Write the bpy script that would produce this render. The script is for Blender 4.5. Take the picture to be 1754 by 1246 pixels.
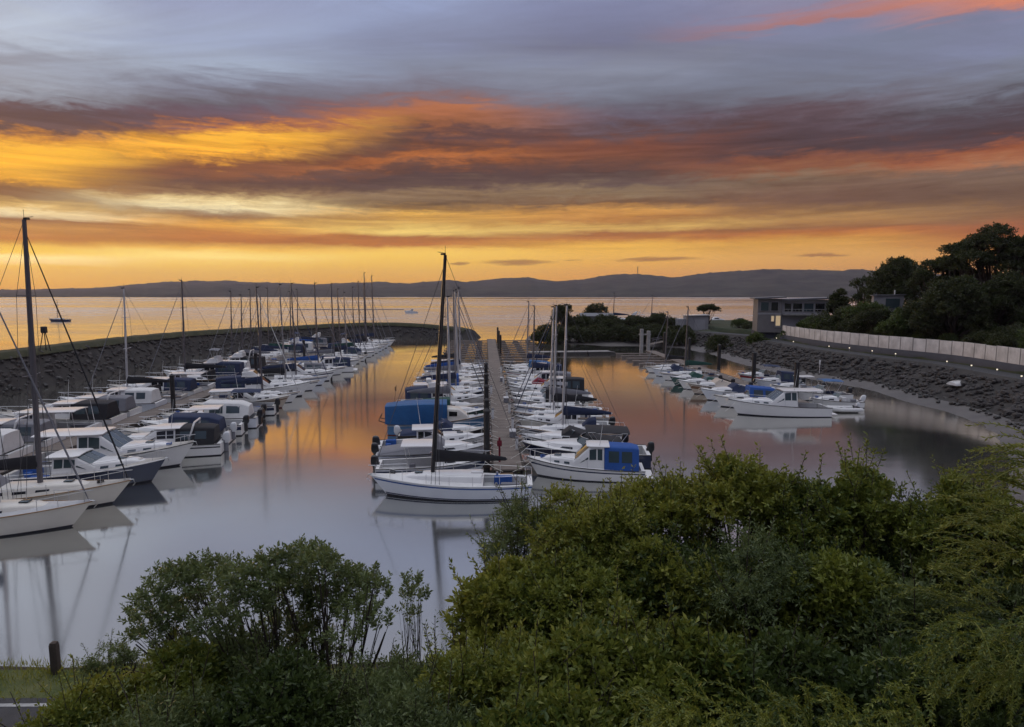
import bpy, bmesh, math, random
import numpy as np
from mathutils import Vector, Matrix, noise as mnoise

# ------------------------------------------------------------------ scene, camera
for _o in list(bpy.data.objects):
    bpy.data.objects.remove(_o, do_unlink=True)
scene = bpy.context.scene
COL = scene.collection
R = math.radians
FPX, CX, CY, HORIZON, EYE = 1100.0, 877.0, 623.0, 501.0, 12.5
PITCH = math.atan((CY - HORIZON) / FPX)

cam_data = bpy.data.cameras.new('camera')
cam = bpy.data.objects.new('camera', cam_data)
COL.objects.link(cam)
cam_data.sensor_width = 36.0
cam_data.lens = 36.0 * FPX / 1754.0
cam_data.clip_start = 0.1
cam_data.clip_end = 20000
cam.location = (0, 0, EYE)
cam.rotation_euler = (math.pi / 2 - PITCH, 0, 0)
scene.camera = cam


def ray(px, py):
    a, b = (px - CX) / FPX, (CY - py) / FPX
    return Vector((a, math.cos(PITCH) + b * math.sin(PITCH), -math.sin(PITCH) + b * math.cos(PITCH)))


def G(px, py, z=0.0):
    """where the sight line through a photo pixel meets the level z"""
    d = ray(px, py)
    t = (z - EYE) / d.z
    return Vector((d.x * t, d.y * t, z))


def at(px, py, Y):
    """where the sight line through a photo pixel meets the plane y = Y"""
    d = ray(px, py)
    t = Y / d.y
    return Vector((d.x * t, Y, EYE + d.z * t))


# ------------------------------------------------------------------ render settings
scene.render.engine = 'CYCLES'
scene.view_settings.view_transform = 'Standard'
scene.view_settings.look = 'None'
scene.view_settings.gamma = 1.0
scene.view_settings.exposure = 0.0
scene.view_settings.use_curve_mapping = False
cy = scene.cycles
cy.use_denoising = True
cy.max_bounces = 6
cy.diffuse_bounces = 2
cy.glossy_bounces = 3
cy.transmission_bounces = 2
cy.transparent_max_bounces = 6
cy.volume_bounces = 0
cy.use_adaptive_sampling = True
cy.adaptive_threshold = 0.02


# ------------------------------------------------------------------ node helpers
def lin(c):
    return tuple(((v / 255.0) / 12.92 if v <= 10 else ((v / 255.0 + 0.055) / 1.055) ** 2.4) for v in c)


class NT:
    def __init__(self, tree):
        self.t = tree

    def n(self, typ, **kw):
        nd = self.t.nodes.new(typ)
        for k, v in kw.items():
            setattr(nd, k, v)
        return nd

    def put(self, sock, v):
        if isinstance(v, bpy.types.NodeSocket):
            self.t.links.new(v, sock)
        else:
            sock.default_value = v

    def m(self, op, a, b=None, c=None, clamp=False):
        nd = self.n('ShaderNodeMath', operation=op, use_clamp=clamp)
        self.put(nd.inputs[0], a)
        if b is not None:
            self.put(nd.inputs[1], b)
        if c is not None:
            self.put(nd.inputs[2], c)
        return nd.outputs[0]

    def rng(self, v, a, b, c=0.0, d=1.0, smooth=False):
        nd = self.n('ShaderNodeMapRange')
        nd.interpolation_type = 'SMOOTHSTEP' if smooth else 'LINEAR'
        nd.clamp = True
        self.put(nd.inputs[0], v)
        for i, q in enumerate((a, b, c, d)):
            self.put(nd.inputs[i + 1], q)
        return nd.outputs[0]

    def mix(self, f, a, b, blend='MIX'):
        nd = self.n('ShaderNodeMix', data_type='RGBA', blend_type=blend)
        self.put(nd.inputs[0], f)
        for s, v in ((nd.inputs[6], a), (nd.inputs[7], b)):
            if isinstance(v, tuple) and len(v) == 3:
                v = v + (1.0,)
            self.put(s, v)
        return nd.outputs[2]

    def vscale(self, v, s):
        nd = self.n('ShaderNodeVectorMath', operation='MULTIPLY')
        self.put(nd.inputs[0], v)
        nd.inputs[1].default_value = s
        return nd.outputs[0]

    def noise(self, vec, scale, detail=3.0, rough=0.5, dist=0.0):
        nd = self.n('ShaderNodeTexNoise')
        if vec is not None:
            self.put(nd.inputs['Vector'], vec)
        nd.inputs['Scale'].default_value = scale
        nd.inputs['Detail'].default_value = detail
        nd.inputs['Roughness'].default_value = rough
        nd.inputs['Distortion'].default_value = dist
        return nd.outputs[0]

    def ramp(self, f, stops, interp='LINEAR'):
        nd = self.n('ShaderNodeValToRGB')
        cr = nd.color_ramp
        cr.interpolation = interp
        while len(cr.elements) > 1:
            cr.elements.remove(cr.elements[-1])
        cr.elements[0].position = stops[0][0]
        cr.elements[0].color = tuple(stops[0][1]) + (1,)
        for p, c in stops[1:]:
            e = cr.elements.new(p)
            e.color = tuple(c) + (1,)
        self.put(nd.inputs[0], f)
        return nd.outputs[0]


# ------------------------------------------------------------------ world: dawn sky with cloud bands
SUN_AZ, SUN_EL = R(-52), R(2.5)      # the sun is about to rise beyond the left edge of the view
world = bpy.data.worlds.new('World')
scene.world = world
world.use_nodes = True
wt = world.node_tree
wt.nodes.clear()
w = NT(wt)
tc = w.n('ShaderNodeTexCoord')
dirv = tc.outputs['Generated']
sep = w.n('ShaderNodeSeparateXYZ')
w.put(sep.inputs[0], dirv)
dx, dy, dz = sep.outputs
el = w.m('ARCSINE', dz)
az = w.m('ARCTAN2', dx, dy)

# cloud colours seen along six bearings, from the skyline upward: (photo height, colour)
SKYCOLS = [
    (0, [(0, (178, 183, 208)), (50, (182, 186, 206)), (95, (148, 147, 166)), (140, (146, 145, 162)), (172, (138, 134, 148)), (192, (98, 78, 86)), (225, (104, 78, 78)),
         (238, (196, 132, 58)), (262, (243, 186, 62)), (296, (246, 182, 52)), (312, (132, 90, 62)), (332, (118, 84, 66)), (348, (212, 176, 108)),
         (362, (244, 230, 190)), (374, (142, 102, 76)), (390, (196, 146, 84)), (410, (184, 118, 58)), (424, (240, 200, 92)), (436, (246, 200, 80)),
         (442, (255, 240, 186)), (450, (241, 192, 82)), (480, (236, 176, 62)), (500, (226, 160, 50))]),
    (350, [(0, (150, 151, 184)), (60, (150, 152, 180)), (118, (150, 152, 174)), (150, (128, 122, 140)), (172, (112, 100, 114)), (192, (108, 92, 106)), (212, (112, 86, 94)),
           (226, (186, 116, 58)), (245, (246, 188, 62)), (264, (240, 174, 54)), (281, (140, 88, 58)), (308, (104, 74, 68)), (328, (134, 98, 74)),
           (343, (226, 200, 146)), (351, (238, 222, 180)), (367, (130, 94, 74)), (385, (228, 172, 82)), (400, (190, 124, 64)), (414, (180, 114, 54)),
           (428, (236, 186, 80)), (437, (250, 222, 134)), (450, (239, 192, 86)), (480, (224, 168, 68)), (500, (216, 158, 58))]),
    (700, [(0, (138, 140, 174)), (60, (130, 130, 160)), (120, (124, 122, 144)), (160, (128, 116, 132)), (182, (140, 106, 102)), (192, (176, 114, 80)), (222, (146, 94, 64)),
           (238, (88, 66, 70)), (256, (120, 78, 60)), (273, (176, 108, 56)), (284, (120, 78, 58)), (302, (92, 68, 68)), (322, (108, 84, 74)), (334, (146, 120, 92)),
           (354, (110, 84, 64)), (366, (216, 168, 84)), (384, (204, 162, 90)), (398, (238, 208, 124)), (405, (172, 112, 60)),
           (420, (192, 124, 62)), (428, (236, 192, 86)), (450, (231, 182, 76)), (480, (220, 160, 60)), (500, (214, 152, 54))]),
    (1050, [(0, (124, 122, 156)), (60, (118, 115, 146)), (120, (125, 122, 142)), (170, (124, 120, 138)), (206, (110, 100, 114)), (232, (104, 78, 78)),
            (258, (138, 84, 60)), (276, (122, 80, 62)), (300, (94, 69, 65)), (316, (108, 88, 82)), (330, (144, 122, 96)), (346, (116, 86, 66)),
            (360, (204, 152, 80)), (376, (188, 134, 74)), (390, (226, 190, 110)), (400, (166, 110, 64)), (410, (190, 126, 64)), (416, (231, 182, 82)),
            (440, (221, 167, 72)), (470, (214, 150, 60)), (500, (208, 142, 52))]),
    (1400, [(0, (130, 120, 148)), (24, (156, 114, 118)), (36, (158, 110, 108)), (48, (122, 118, 148)), (100, (114, 112, 136)), (150, (124, 120, 138)), (188, (106, 88, 96)),
            (230, (88, 70, 76)), (260, (94, 70, 70)), (271, (168, 102, 62)), (283, (142, 96, 70)), (300, (136, 114, 94)), (322, (124, 94, 78)),
            (350, (116, 86, 70)), (366, (152, 116, 76)), (380, (174, 132, 80)), (392, (150, 104, 66)), (401, (190, 116, 54)), (411, (204, 152, 72)), (440, (206, 152, 76)),
            (470, (200, 140, 60)), (500, (196, 134, 54))]),
    (1754, [(0, (200, 120, 90)), (14, (158, 114, 116)), (26, (122, 118, 148)), (70, (118, 115, 144)), (120, (114, 111, 130)), (160, (118, 114, 130)),
            (195, (86, 72, 80)), (232, (92, 70, 74)), (250, (160, 96, 64)), (262, (200, 124, 66)), (275, (128, 106, 94)), (310, (124, 100, 84)),
            (340, (116, 90, 74)), (370, (142, 106, 74)), (386, (160, 100, 64)), (402, (166, 96, 54)), (420, (192, 132, 66)), (450, (192, 132, 62)), (500, (186, 124, 54))]),
]
E0, E1 = R(-2), R(80)
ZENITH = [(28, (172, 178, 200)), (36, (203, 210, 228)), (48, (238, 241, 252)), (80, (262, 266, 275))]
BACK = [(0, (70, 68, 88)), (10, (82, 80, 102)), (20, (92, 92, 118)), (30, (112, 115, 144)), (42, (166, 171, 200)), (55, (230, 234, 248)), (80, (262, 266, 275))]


def px_el(px, py):
    d = ray(px, py).normalized()
    return math.asin(d.z), math.atan2(d.x, d.y)


def shear_py(a, e):
    k = min(max((a - R(-38)) / R(30), 0), 1)
    g = min(max((e - R(7)) / R(6), 0), 1)
    return e - R(3.4) * k * g


# moving air: bend the bands with stretched noise so that they fray like cloud
n1 = w.noise(w.vscale(dirv, (2.6, 2.6, 17.0)), 1.0, 6.0, 0.56, 0.5)
n2 = w.noise(w.vscale(dirv, (9.0, 9.0, 66.0)), 1.0, 8.0, 0.66, 1.0)
amp1 = w.rng(el, R(2), R(18), R(0.4), R(3.4))
amp2 = w.rng(el, R(3.2), R(13), R(0.45), R(3.2))
warp = w.m('ADD', w.m('MULTIPLY', w.m('SUBTRACT', n1, 0.5), amp1), w.m('MULTIPLY', w.m('SUBTRACT', n2, 0.5), amp2))
n5 = w.noise(w.vscale(dirv, (24.0, 24.0, 74.0)), 1.0, 7.0, 0.68, 0.6)
amp3 = w.m('MULTIPLY', w.rng(el, R(5), R(9), R(0.3), R(2.1)), w.rng(el, R(19), R(13)))
warp = w.m('ADD', warp, w.m('MULTIPLY', w.m('SUBTRACT', n5, 0.5), amp3))
ew = w.m('ADD', el, warp)
kk = w.rng(az, R(-38), R(-8))
gg = w.rng(ew, R(7), R(13))
es = w.m('SUBTRACT', ew, w.m('MULTIPLY', w.m('MULTIPLY', kk, gg), R(3.4)))
tt = w.m('DIVIDE', w.m('SUBTRACT', es, E0), E1 - E0, clamp=True)
azw = w.m('ADD', az, w.m('MULTIPLY', w.m('SUBTRACT', n1, 0.5), 0.3))
sky = None
prev = None
for cx_, stops in SKYCOLS:
    a_mid = px_el(cx_, 300)[1]
    st = []
    for py_, c_ in stops:
        e_, a_ = px_el(cx_, py_)
        k_ = 1.08 if py_ < 150 else (1.08 if py_ < 425 else 1.22)
        g_ = 1.0 if py_ < 150 or py_ >= 425 else 1.17
        st.append(((shear_py(a_mid, e_) - E0) / (E1 - E0), tuple(k_ * v_ ** g_ for v_ in lin(c_ if py_ > 175 or c_[0] > c_[2] else (c_[0] - 3, c_[1] + 3, c_[2] - 1)))))
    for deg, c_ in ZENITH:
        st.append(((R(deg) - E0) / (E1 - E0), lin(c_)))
    st.sort(key=lambda q: q[0])
    colr = w.ramp(tt, st)
    if sky is None:
        sky = colr
    else:
        f = w.rng(azw, prev, a_mid, 0.0, 1.0, True)
        sky = w.mix(f, sky, colr)
    prev = a_mid
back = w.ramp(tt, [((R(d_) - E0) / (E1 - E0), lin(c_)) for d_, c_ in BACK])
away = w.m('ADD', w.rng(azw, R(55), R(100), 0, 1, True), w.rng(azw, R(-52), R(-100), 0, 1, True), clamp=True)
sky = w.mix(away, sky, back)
# wispy high cloud: noise on a flat layer overhead, drawn out along the wind
den = w.m('ADD', w.m('MAXIMUM', dz, 0.0), 0.09)
comb = w.n('ShaderNodeCombineXYZ')
w.put(comb.inputs[0], w.m('DIVIDE', dx, den))
w.put(comb.inputs[1], w.m('DIVIDE', dy, den))
mapn = w.n('ShaderNodeMapping')
w.put(mapn.inputs[0], comb.outputs[0])
mapn.inputs['Rotation'].default_value = (0, 0, R(24))
mapn.inputs['Scale'].default_value = (0.22, 1.15, 1.0)
n3 = w.noise(mapn.outputs[0], 1.3, 8.0, 0.62, 0.9)
hi = w.rng(el, R(9), R(15))
wisp = w.m('MULTIPLY', w.m('SUBTRACT', n3, 0.5), w.m('MULTIPLY', hi, 1.35))
n4 = w.noise(w.vscale(dirv, (5.0, 5.0, 84.0)), 1.0, 9.0, 0.66, 0.7)
lo = w.m('MULTIPLY', w.rng(el, R(3.2), R(4.6)), w.rng(el, R(17), R(12)))
wisp = w.m('ADD', wisp, w.m('MULTIPLY', w.m('SUBTRACT', n4, 0.5), w.m('MULTIPLY', lo, 1.7)))
gain = w.m('MAXIMUM', w.m('ADD', 1.0, wisp), 0.35)
gc = w.n('ShaderNodeCombineXYZ')
w.put(gc.inputs[0], w.m('POWER', gain, 0.8))
w.put(gc.inputs[1], gain)
w.put(gc.inputs[2], w.m('POWER', gain, 1.1))
mul = w.n('ShaderNodeVectorMath', operation='MULTIPLY')
w.put(mul.inputs[0], sky)
w.put(mul.inputs[1], gc.outputs[0])
sky = mul.outputs[0]
# a few small flat clouds floating in the clear strip over the hills
for px0, px1, py_, h_ in ((820, 955, 450, 5), (1045, 1205, 445, 4), (765, 808, 451, 2.5), (1355, 1460, 438, 3.5), (962, 1000, 447, 2)):
    ec, ac = px_el((px0 + px1) / 2, py_)
    wa = (px_el(px1, py_)[1] - px_el(px0, py_)[1]) / 2
    we = h_ / FPX
    q = w.m('ADD', w.m('POWER', w.m('DIVIDE', w.m('SUBTRACT', az, ac), wa), 2.0),
            w.m('POWER', w.m('DIVIDE', w.m('SUBTRACT', w.m('ADD', el, w.m('MULTIPLY', w.m('SUBTRACT', n2, 0.5), 0.016)), ec), we), 2.0))
    sky = w.mix(w.m('MULTIPLY', w.rng(q, 1.25, 0.0, 0, 1, True), 0.7), sky, lin((138, 84, 52)))
# clear air behind the cloud
nish = w.n('ShaderNodeTexSky', sky_type='NISHITA')
nish.sun_disc = False
nish.sun_elevation = SUN_EL
nish.sun_rotation = SUN_AZ
nish.dust_density = 2.0
bg1 = w.n('ShaderNodeBackground')
w.put(bg1.inputs[0], sky)
bg1.inputs[1].default_value = 1.04
bg2 = w.n('ShaderNodeBackground')
w.put(bg2.inputs[0], nish.outputs[0])
bg2.inputs[1].default_value = 0.008
addsh = w.n('ShaderNodeAddShader')
w.put(addsh.inputs[0], bg1.outputs[0])
w.put(addsh.inputs[1], bg2.outputs[0])
wo = w.n('ShaderNodeOutputWorld')
w.put(wo.inputs[0], addsh.outputs[0])

sun_data = bpy.data.lights.new('sun', 'SUN')
sun_data.energy = 0.5
sun_data.angle = R(9)
sun_data.color = (1.0, 0.62, 0.30)
sun = bpy.data.objects.new('sun', sun_data)
COL.objects.link(sun)
_sd = Vector((math.sin(SUN_AZ) * math.cos(SUN_EL + R(3)), math.cos(SUN_AZ) * math.cos(SUN_EL + R(3)), math.sin(SUN_EL + R(3))))
sun.rotation_euler = _sd.to_track_quat('Z', 'Y').to_euler()
sun.location = (0, 0, 60)
# ------------------------------------------------------------------ materials
MATS = {}


def mat(name, color, rough=0.6, metal=0.0, var=0.0, vscale=1.0, bump=0.0, bscale=8.0, spec=0.5, coat=0.0, color2=None, island=False, emit=None, estr=0.0):
    if name in MATS:
        return MATS[name]
    m_ = bpy.data.materials.new(name)
    m_.use_nodes = True
    m_.node_tree.nodes.clear()
    t = NT(m_.node_tree)
    p = t.n('ShaderNodeBsdfPrincipled')
    o = t.n('ShaderNodeOutputMaterial')
    t.put(o.inputs[0], p.outputs[0])
    c = tuple(color) + (1.0,)
    p.inputs['Roughness'].default_value = rough
    p.inputs['Metallic'].default_value = metal
    p.inputs['Specular IOR Level'].default_value = spec
    p.inputs['Coat Weight'].default_value = coat
    tcn = t.n('ShaderNodeTexCoord')
    geo = t.n('ShaderNodeNewGeometry')
    src = geo.outputs['Position']
    if color2 is not None or var > 0:
        nz = t.noise(src, vscale, 5.0, 0.6)
        if color2 is not None:
            f = t.rng(nz, 0.35, 0.65)
            if island:
                f = t.m('ADD', t.m('MULTIPLY', f, 0.5), t.m('MULTIPLY', geo.outputs['Random Per Island'], 0.5))
            base = t.mix(f, c, tuple(color2) + (1.0,))
        else:
            g = t.rng(nz, 0.25, 0.75, 1.0 - var, 1.0 + var * 0.6)
            cc = t.n('ShaderNodeCombineXYZ')
            for i in range(3):
                t.put(cc.inputs[i], t.m('MULTIPLY', g, c[i]))
            base = cc.outputs[0]
        t.put(p.inputs['Base Color'], base)
    else:
        p.inputs['Base Color'].default_value = c
    if bump > 0:
        b = t.n('ShaderNodeBump')
        b.inputs['Strength'].default_value = min(bump, 1.0)
        b.inputs['Distance'].default_value = 0.1
        t.put(b.inputs['Height'], t.noise(src, bscale, 6.0, 0.65))
        t.put(p.inputs['Normal'], b.outputs[0])
    if emit is not None:
        p.inputs['Emission Color'].default_value = tuple(emit) + (1,)
        p.inputs['Emission Strength'].default_value = estr
    MATS[name] = m_
    return m_


# water: still, silty basin; wind-ruffled lanes out in the bay
def water_material():
    m_ = bpy.data.materials.new('water')
    m_.use_nodes = True
    m_.node_tree.nodes.clear()
    t = NT(m_.node_tree)
    geo = t.n('ShaderNodeNewGeometry')
    pos = geo.outputs['Position']
    sp = t.n('ShaderNodeSeparateXYZ')
    t.put(sp.inputs[0], pos)
    lane = t.noise(t.vscale(pos, (0.0011, 0.0042, 1.0)), 1.0, 3.0, 0.5, 0.5)
    open_ = t.rng(sp.outputs[1], 165, 215)
    windy = t.m('MULTIPLY', open_, t.rng(lane, 0.36, 0.60, 0.0, 1.0, True))
    nz1 = t.noise(t.vscale(pos, (0.5, 0.9, 1.0)), 1.0, 4.0, 0.55)
    nz2 = t.noise(t.vscale(pos, (0.06, 0.12, 1.0)), 1.0, 3.0, 0.5)
    b = t.n('ShaderNodeBump')
    b.inputs['Distance'].default_value = 0.02
    t.put(b.inputs['Strength'], t.rng(windy, 0, 1, 0.11, 1.0))
    t.put(b.inputs['Height'], t.m('ADD', nz1, t.m('MULTIPLY', nz2, 1.6)))
    gl = t.n('ShaderNodeBsdfGlossy', distribution='GGX')
    gl.inputs['Color'].default_value = (1.0, 0.985, 0.925, 1)
    calm = t.noise(t.vscale(pos, (0.030, 0.050, 1.0)), 1.0, 4.0, 0.6, 0.8)
    t.put(gl.inputs['Roughness'], t.m('ADD', t.rng(calm, 0.32, 0.68, 0.062, 0.150), t.m('MULTIPLY', windy, 0.16)))
    t.put(gl.inputs['Normal'], b.outputs[0])
    df = t.n('ShaderNodeBsdfDiffuse')
    df.inputs['Color'].default_value = (0.10, 0.108, 0.11, 1)
    fr = t.n('ShaderNodeFresnel')
    fr.inputs['IOR'].default_value = 1.6
    fac = t.rng(fr.outputs[0], 0.05, 0.46, 0.43, 0.98)
    mx = t.n('ShaderNodeMixShader')
    t.put(mx.inputs[0], fac)
    t.put(mx.inputs[1], df.outputs[0])
    t.put(mx.inputs[2], gl.outputs[0])
    o = t.n('ShaderNodeOutputMaterial')
    t.put(o.inputs[0], mx.outputs[0])
    return m_


def leaf_material(name, c1, c2, c3, clump=0.9):
    m_ = bpy.data.materials.new(name)
    m_.use_nodes = True
    m_.node_tree.nodes.clear()
    t = NT(m_.node_tree)
    geo = t.n('ShaderNodeNewGeometry')
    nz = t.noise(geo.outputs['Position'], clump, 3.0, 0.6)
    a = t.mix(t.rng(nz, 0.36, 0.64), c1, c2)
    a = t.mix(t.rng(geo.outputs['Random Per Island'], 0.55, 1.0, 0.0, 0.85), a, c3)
    p = t.n('ShaderNodeBsdfPrincipled')
    t.put(p.inputs['Base Color'], a)
    p.inputs['Roughness'].default_value = 0.45
    p.inputs['Specular IOR Level'].default_value = 0.4
    tr = t.n('ShaderNodeBsdfTranslucent')
    t.put(tr.inputs['Color'], t.mix(0.5, a, (c3[0] * 1.3, c3[1] * 1.3, c3[2], 1)))
    mx = t.n('ShaderNodeMixShader')
    mx.inputs[0].default_value = 0.30
    t.put(mx.inputs[1], p.outputs[0])
    t.put(mx.inputs[2], tr.outputs[0])
    o = t.n('ShaderNodeOutputMaterial')
    t.put(o.inputs[0], mx.outputs[0])
    MATS[name] = m_
    return m_


M_WATER = water_material()
M_GEL = mat('gelcoat_white', (0.80, 0.79, 0.77), 0.28, var=0.06, vscale=0.9, coat=0.3)
M_GELW = mat('gelcoat_warm', (0.74, 0.70, 0.62), 0.32, var=0.07, vscale=0.9, coat=0.2)
M_GELB = mat('gelcoat_cool', (0.72, 0.75, 0.80), 0.28, var=0.06, vscale=0.9, coat=0.3)
M_DECK = mat('deck_white', (0.78, 0.77, 0.75), 0.55, var=0.10, vscale=2.5)
M_DECKG = mat('deck_grey', (0.52, 0.52, 0.52), 0.65, var=0.12, vscale=2.5)
M_DECKS = mat('deck_sand', (0.50, 0.47, 0.42), 0.65, var=0.15, vscale=2.5)
M_TEAK = mat('teak', (0.30, 0.18, 0.09), 0.6, var=0.25, vscale=3.0)
M_NAVY = mat('navy_paint', (0.022, 0.032, 0.075), 0.25, coat=0.4)
M_BLUEH = mat('blue_paint', (0.08, 0.20, 0.36), 0.35, var=0.08, vscale=1.0)
M_BLACKH = mat('black_paint', (0.018, 0.018, 0.022), 0.3)
M_GREENH = mat('green_paint', (0.03, 0.09, 0.08), 0.35)
M_CREAMH = mat('cream_paint', (0.52, 0.44, 0.36), 0.4, var=0.08)
M_BROWN = mat('brown_paint', (0.16, 0.08, 0.04), 0.4, var=0.1)
M_REDH = mat('red_paint', (0.30, 0.025, 0.03), 0.4)
M_ANTI = mat('antifoul', (0.03, 0.03, 0.04), 0.8, var=0.2)
M_ANTIR = mat('antifoul_red', (0.14, 0.03, 0.03), 0.8, var=0.2)
M_GLASS = mat('dark_glass', (0.014, 0.018, 0.022), 0.06, spec=0.9)
M_GLASSB = mat('blue_glass', (0.05, 0.075, 0.085), 0.06, spec=0.9)
M_STEEL = mat('stainless', (0.62, 0.62, 0.63), 0.3, metal=0.85)
M_ALU = mat('spar_alloy', (0.60, 0.59, 0.60), 0.42, metal=0.25)
M_ALUD = mat('spar_dark', (0.13, 0.12, 0.13), 0.45, metal=0.2)
M_ALUM = mat('spar_mid', (0.27, 0.26, 0.27), 0.45, metal=0.2)
M_BLK = mat('black_rubber', (0.018, 0.018, 0.020), 0.55)
M_CARBON = mat('carbon_spar', (0.020, 0.020, 0.022), 0.4)
M_WIRE = mat('rigging_wire', (0.10, 0.10, 0.11), 0.4, metal=0.5)
M_CNAVY = mat('canvas_navy', (0.022, 0.034, 0.080), 0.85, var=0.15, vscale=2.0, bump=0.25, bscale=3.0)
M_CBLUE = mat('canvas_blue', (0.018, 0.085, 0.32), 0.8, var=0.14, vscale=1.6, bump=0.3, bscale=2.5)
M_TARP = mat('tarp_blue', (0.012, 0.10, 0.27), 0.55, var=0.18, vscale=1.3, bump=0.5, bscale=1.6)
M_CBLK = mat('canvas_black', (0.020, 0.020, 0.024), 0.85, var=0.15, vscale=2.0, bump=0.25, bscale=3.0)
M_CGREY = mat('canvas_grey', (0.20, 0.20, 0.22), 0.85, var=0.12, vscale=2.0, bump=0.25, bscale=3.0)
M_CWHITE = mat('canvas_white', (0.70, 0.69, 0.67), 0.8, var=0.10, vscale=2.0, bump=0.25, bscale=3.0)
M_CRED = mat('canvas_red', (0.20, 0.012, 0.03), 0.85, var=0.12, vscale=2.0)
M_CGREEN = mat('canvas_green', (0.02, 0.075, 0.06), 0.85, var=0.12, vscale=2.0)
M_FEND = mat('fender', (0.72, 0.72, 0.74), 0.5)
M_OUTW = mat('cowling_white', (0.68, 0.69, 0.70), 0.3)
M_OUTB = mat('cowling_black', (0.020, 0.021, 0.024), 0.28, coat=0.3)
M_CONC = mat('concrete', (0.30, 0.285, 0.27), 0.85, var=0.22, vscale=1.4, bump=0.3, bscale=6)
M_PONT = mat('pontoon_deck', (0.185, 0.152, 0.130), 0.85, var=0.25, vscale=0.7, bump=0.3, bscale=5)
M_PONTS = mat('pontoon_side', (0.06, 0.055, 0.05), 0.8, var=0.2)
M_PILE = mat('pile_black', (0.022, 0.021, 0.022), 0.6, var=0.3, vscale=2.0)
M_PILEC = mat('pile_cap', (0.45, 0.44, 0.43), 0.6)
M_WOODD = mat('timber_dark', (0.055, 0.042, 0.034), 0.85, var=0.3, vscale=4.0, bump=0.4, bscale=12)
M_ROCK = mat('rock', (0.030, 0.027, 0.026), 0.9, color2=(0.084, 0.075, 0.070), vscale=0.7, bump=0.6, bscale=3.5, island=True)
M_ROCKW = mat('rock_wet', (0.026, 0.026, 0.025), 0.5, color2=(0.06, 0.056, 0.052), vscale=0.7, bump=0.6, bscale=3.5, island=True)
M_MUD = mat('mud', (0.085, 0.076, 0.072), 0.6, color2=(0.125, 0.112, 0.105), vscale=0.4, bump=0.4, bscale=2.5)
M_BANK = mat('bank_earth', (0.026, 0.023, 0.022), 0.95, color2=(0.048, 0.043, 0.039), vscale=0.6, bump=0.7, bscale=2.0)
M_GRASS = mat('grass_ground', (0.060, 0.085, 0.022), 0.95, color2=(0.125, 0.13, 0.045), vscale=0.8, bump=0.6, bscale=9.0)
M_HILLG = mat('hill_ground', (0.022, 0.034, 0.014), 0.95, color2=(0.045, 0.050, 0.022), vscale=0.25, bump=0.8, bscale=1.2)
M_TURF = mat('crest_turf', (0.026, 0.030, 0.012), 0.95, color2=(0.055, 0.052, 0.022), vscale=0.5, bump=0.7, bscale=4.0)
M_RWALL = mat('retaining_wall', (0.060, 0.062, 0.075), 0.85, var=0.2, vscale=0.8)
M_ASPH = mat('asphalt', (0.055, 0.055, 0.060), 0.85, var=0.25, vscale=3.0, bump=0.4, bscale=40)
M_PAINT = mat('road_paint', (0.42, 0.42, 0.41), 0.7, var=0.5, vscale=5.0)
M_PATH = mat('path_seal', (0.075, 0.080, 0.095), 0.85, var=0.2, vscale=1.0)
M_FAR = mat('far_land', (0.014, 0.017, 0.018), 1.0, color2=(0.052, 0.052, 0.040), vscale=0.011)
M_PANEL = mat('fence_panel', (0.60, 0.59, 0.58), 0.75, var=0.35, vscale=0.8)
M_POST = mat('fence_post', (0.30, 0.29, 0.28), 0.7)
M_BARK = mat('bark', (0.060, 0.045, 0.034), 0.9, var=0.3, vscale=6.0, bump=0.5, bscale=20)
M_WALL = mat('building_render', (0.38, 0.37, 0.38), 0.8, var=0.10, vscale=0.6)
M_WALL2 = mat('building_panel', (0.21, 0.195, 0.185), 0.8, var=0.15, vscale=0.8)
M_WALLW = mat('shed_white', (0.32, 0.31, 0.315), 0.75, var=0.10, vscale=0.6)
M_ROOF = mat('roof_sheet', (0.15, 0.15, 0.165), 0.5, var=0.10, vscale=0.7)
M_LIT = mat('lit_window', (0.6, 0.5, 0.35), 0.5, emit=(1.0, 0.72, 0.38), estr=0.30)
M_LAMP = mat('lamp_lens', (0.8, 0.75, 0.65), 0.4, emit=(1.0, 0.86, 0.62), estr=1.15)

LF_BROAD = leaf_material('leaf_broad', (0.046, 0.085, 0.018), (0.172, 0.205, 0.034), (0.30, 0.31, 0.060), 1.1)
LF_OLIVE = leaf_material('leaf_olive', (0.052, 0.082, 0.030), (0.135, 0.175, 0.060), (0.22, 0.26, 0.105), 1.2)
LF_YEL = leaf_material('leaf_yellow', (0.085, 0.118, 0.018), (0.22, 0.24, 0.036), (0.36, 0.35, 0.075), 1.1)
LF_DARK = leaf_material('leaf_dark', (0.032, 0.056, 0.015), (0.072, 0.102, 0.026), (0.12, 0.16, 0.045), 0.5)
LF_FAR = leaf_material('leaf_far', (0.020, 0.030, 0.012), (0.046, 0.060, 0.020), (0.080, 0.092, 0.032), 0.22)


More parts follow.
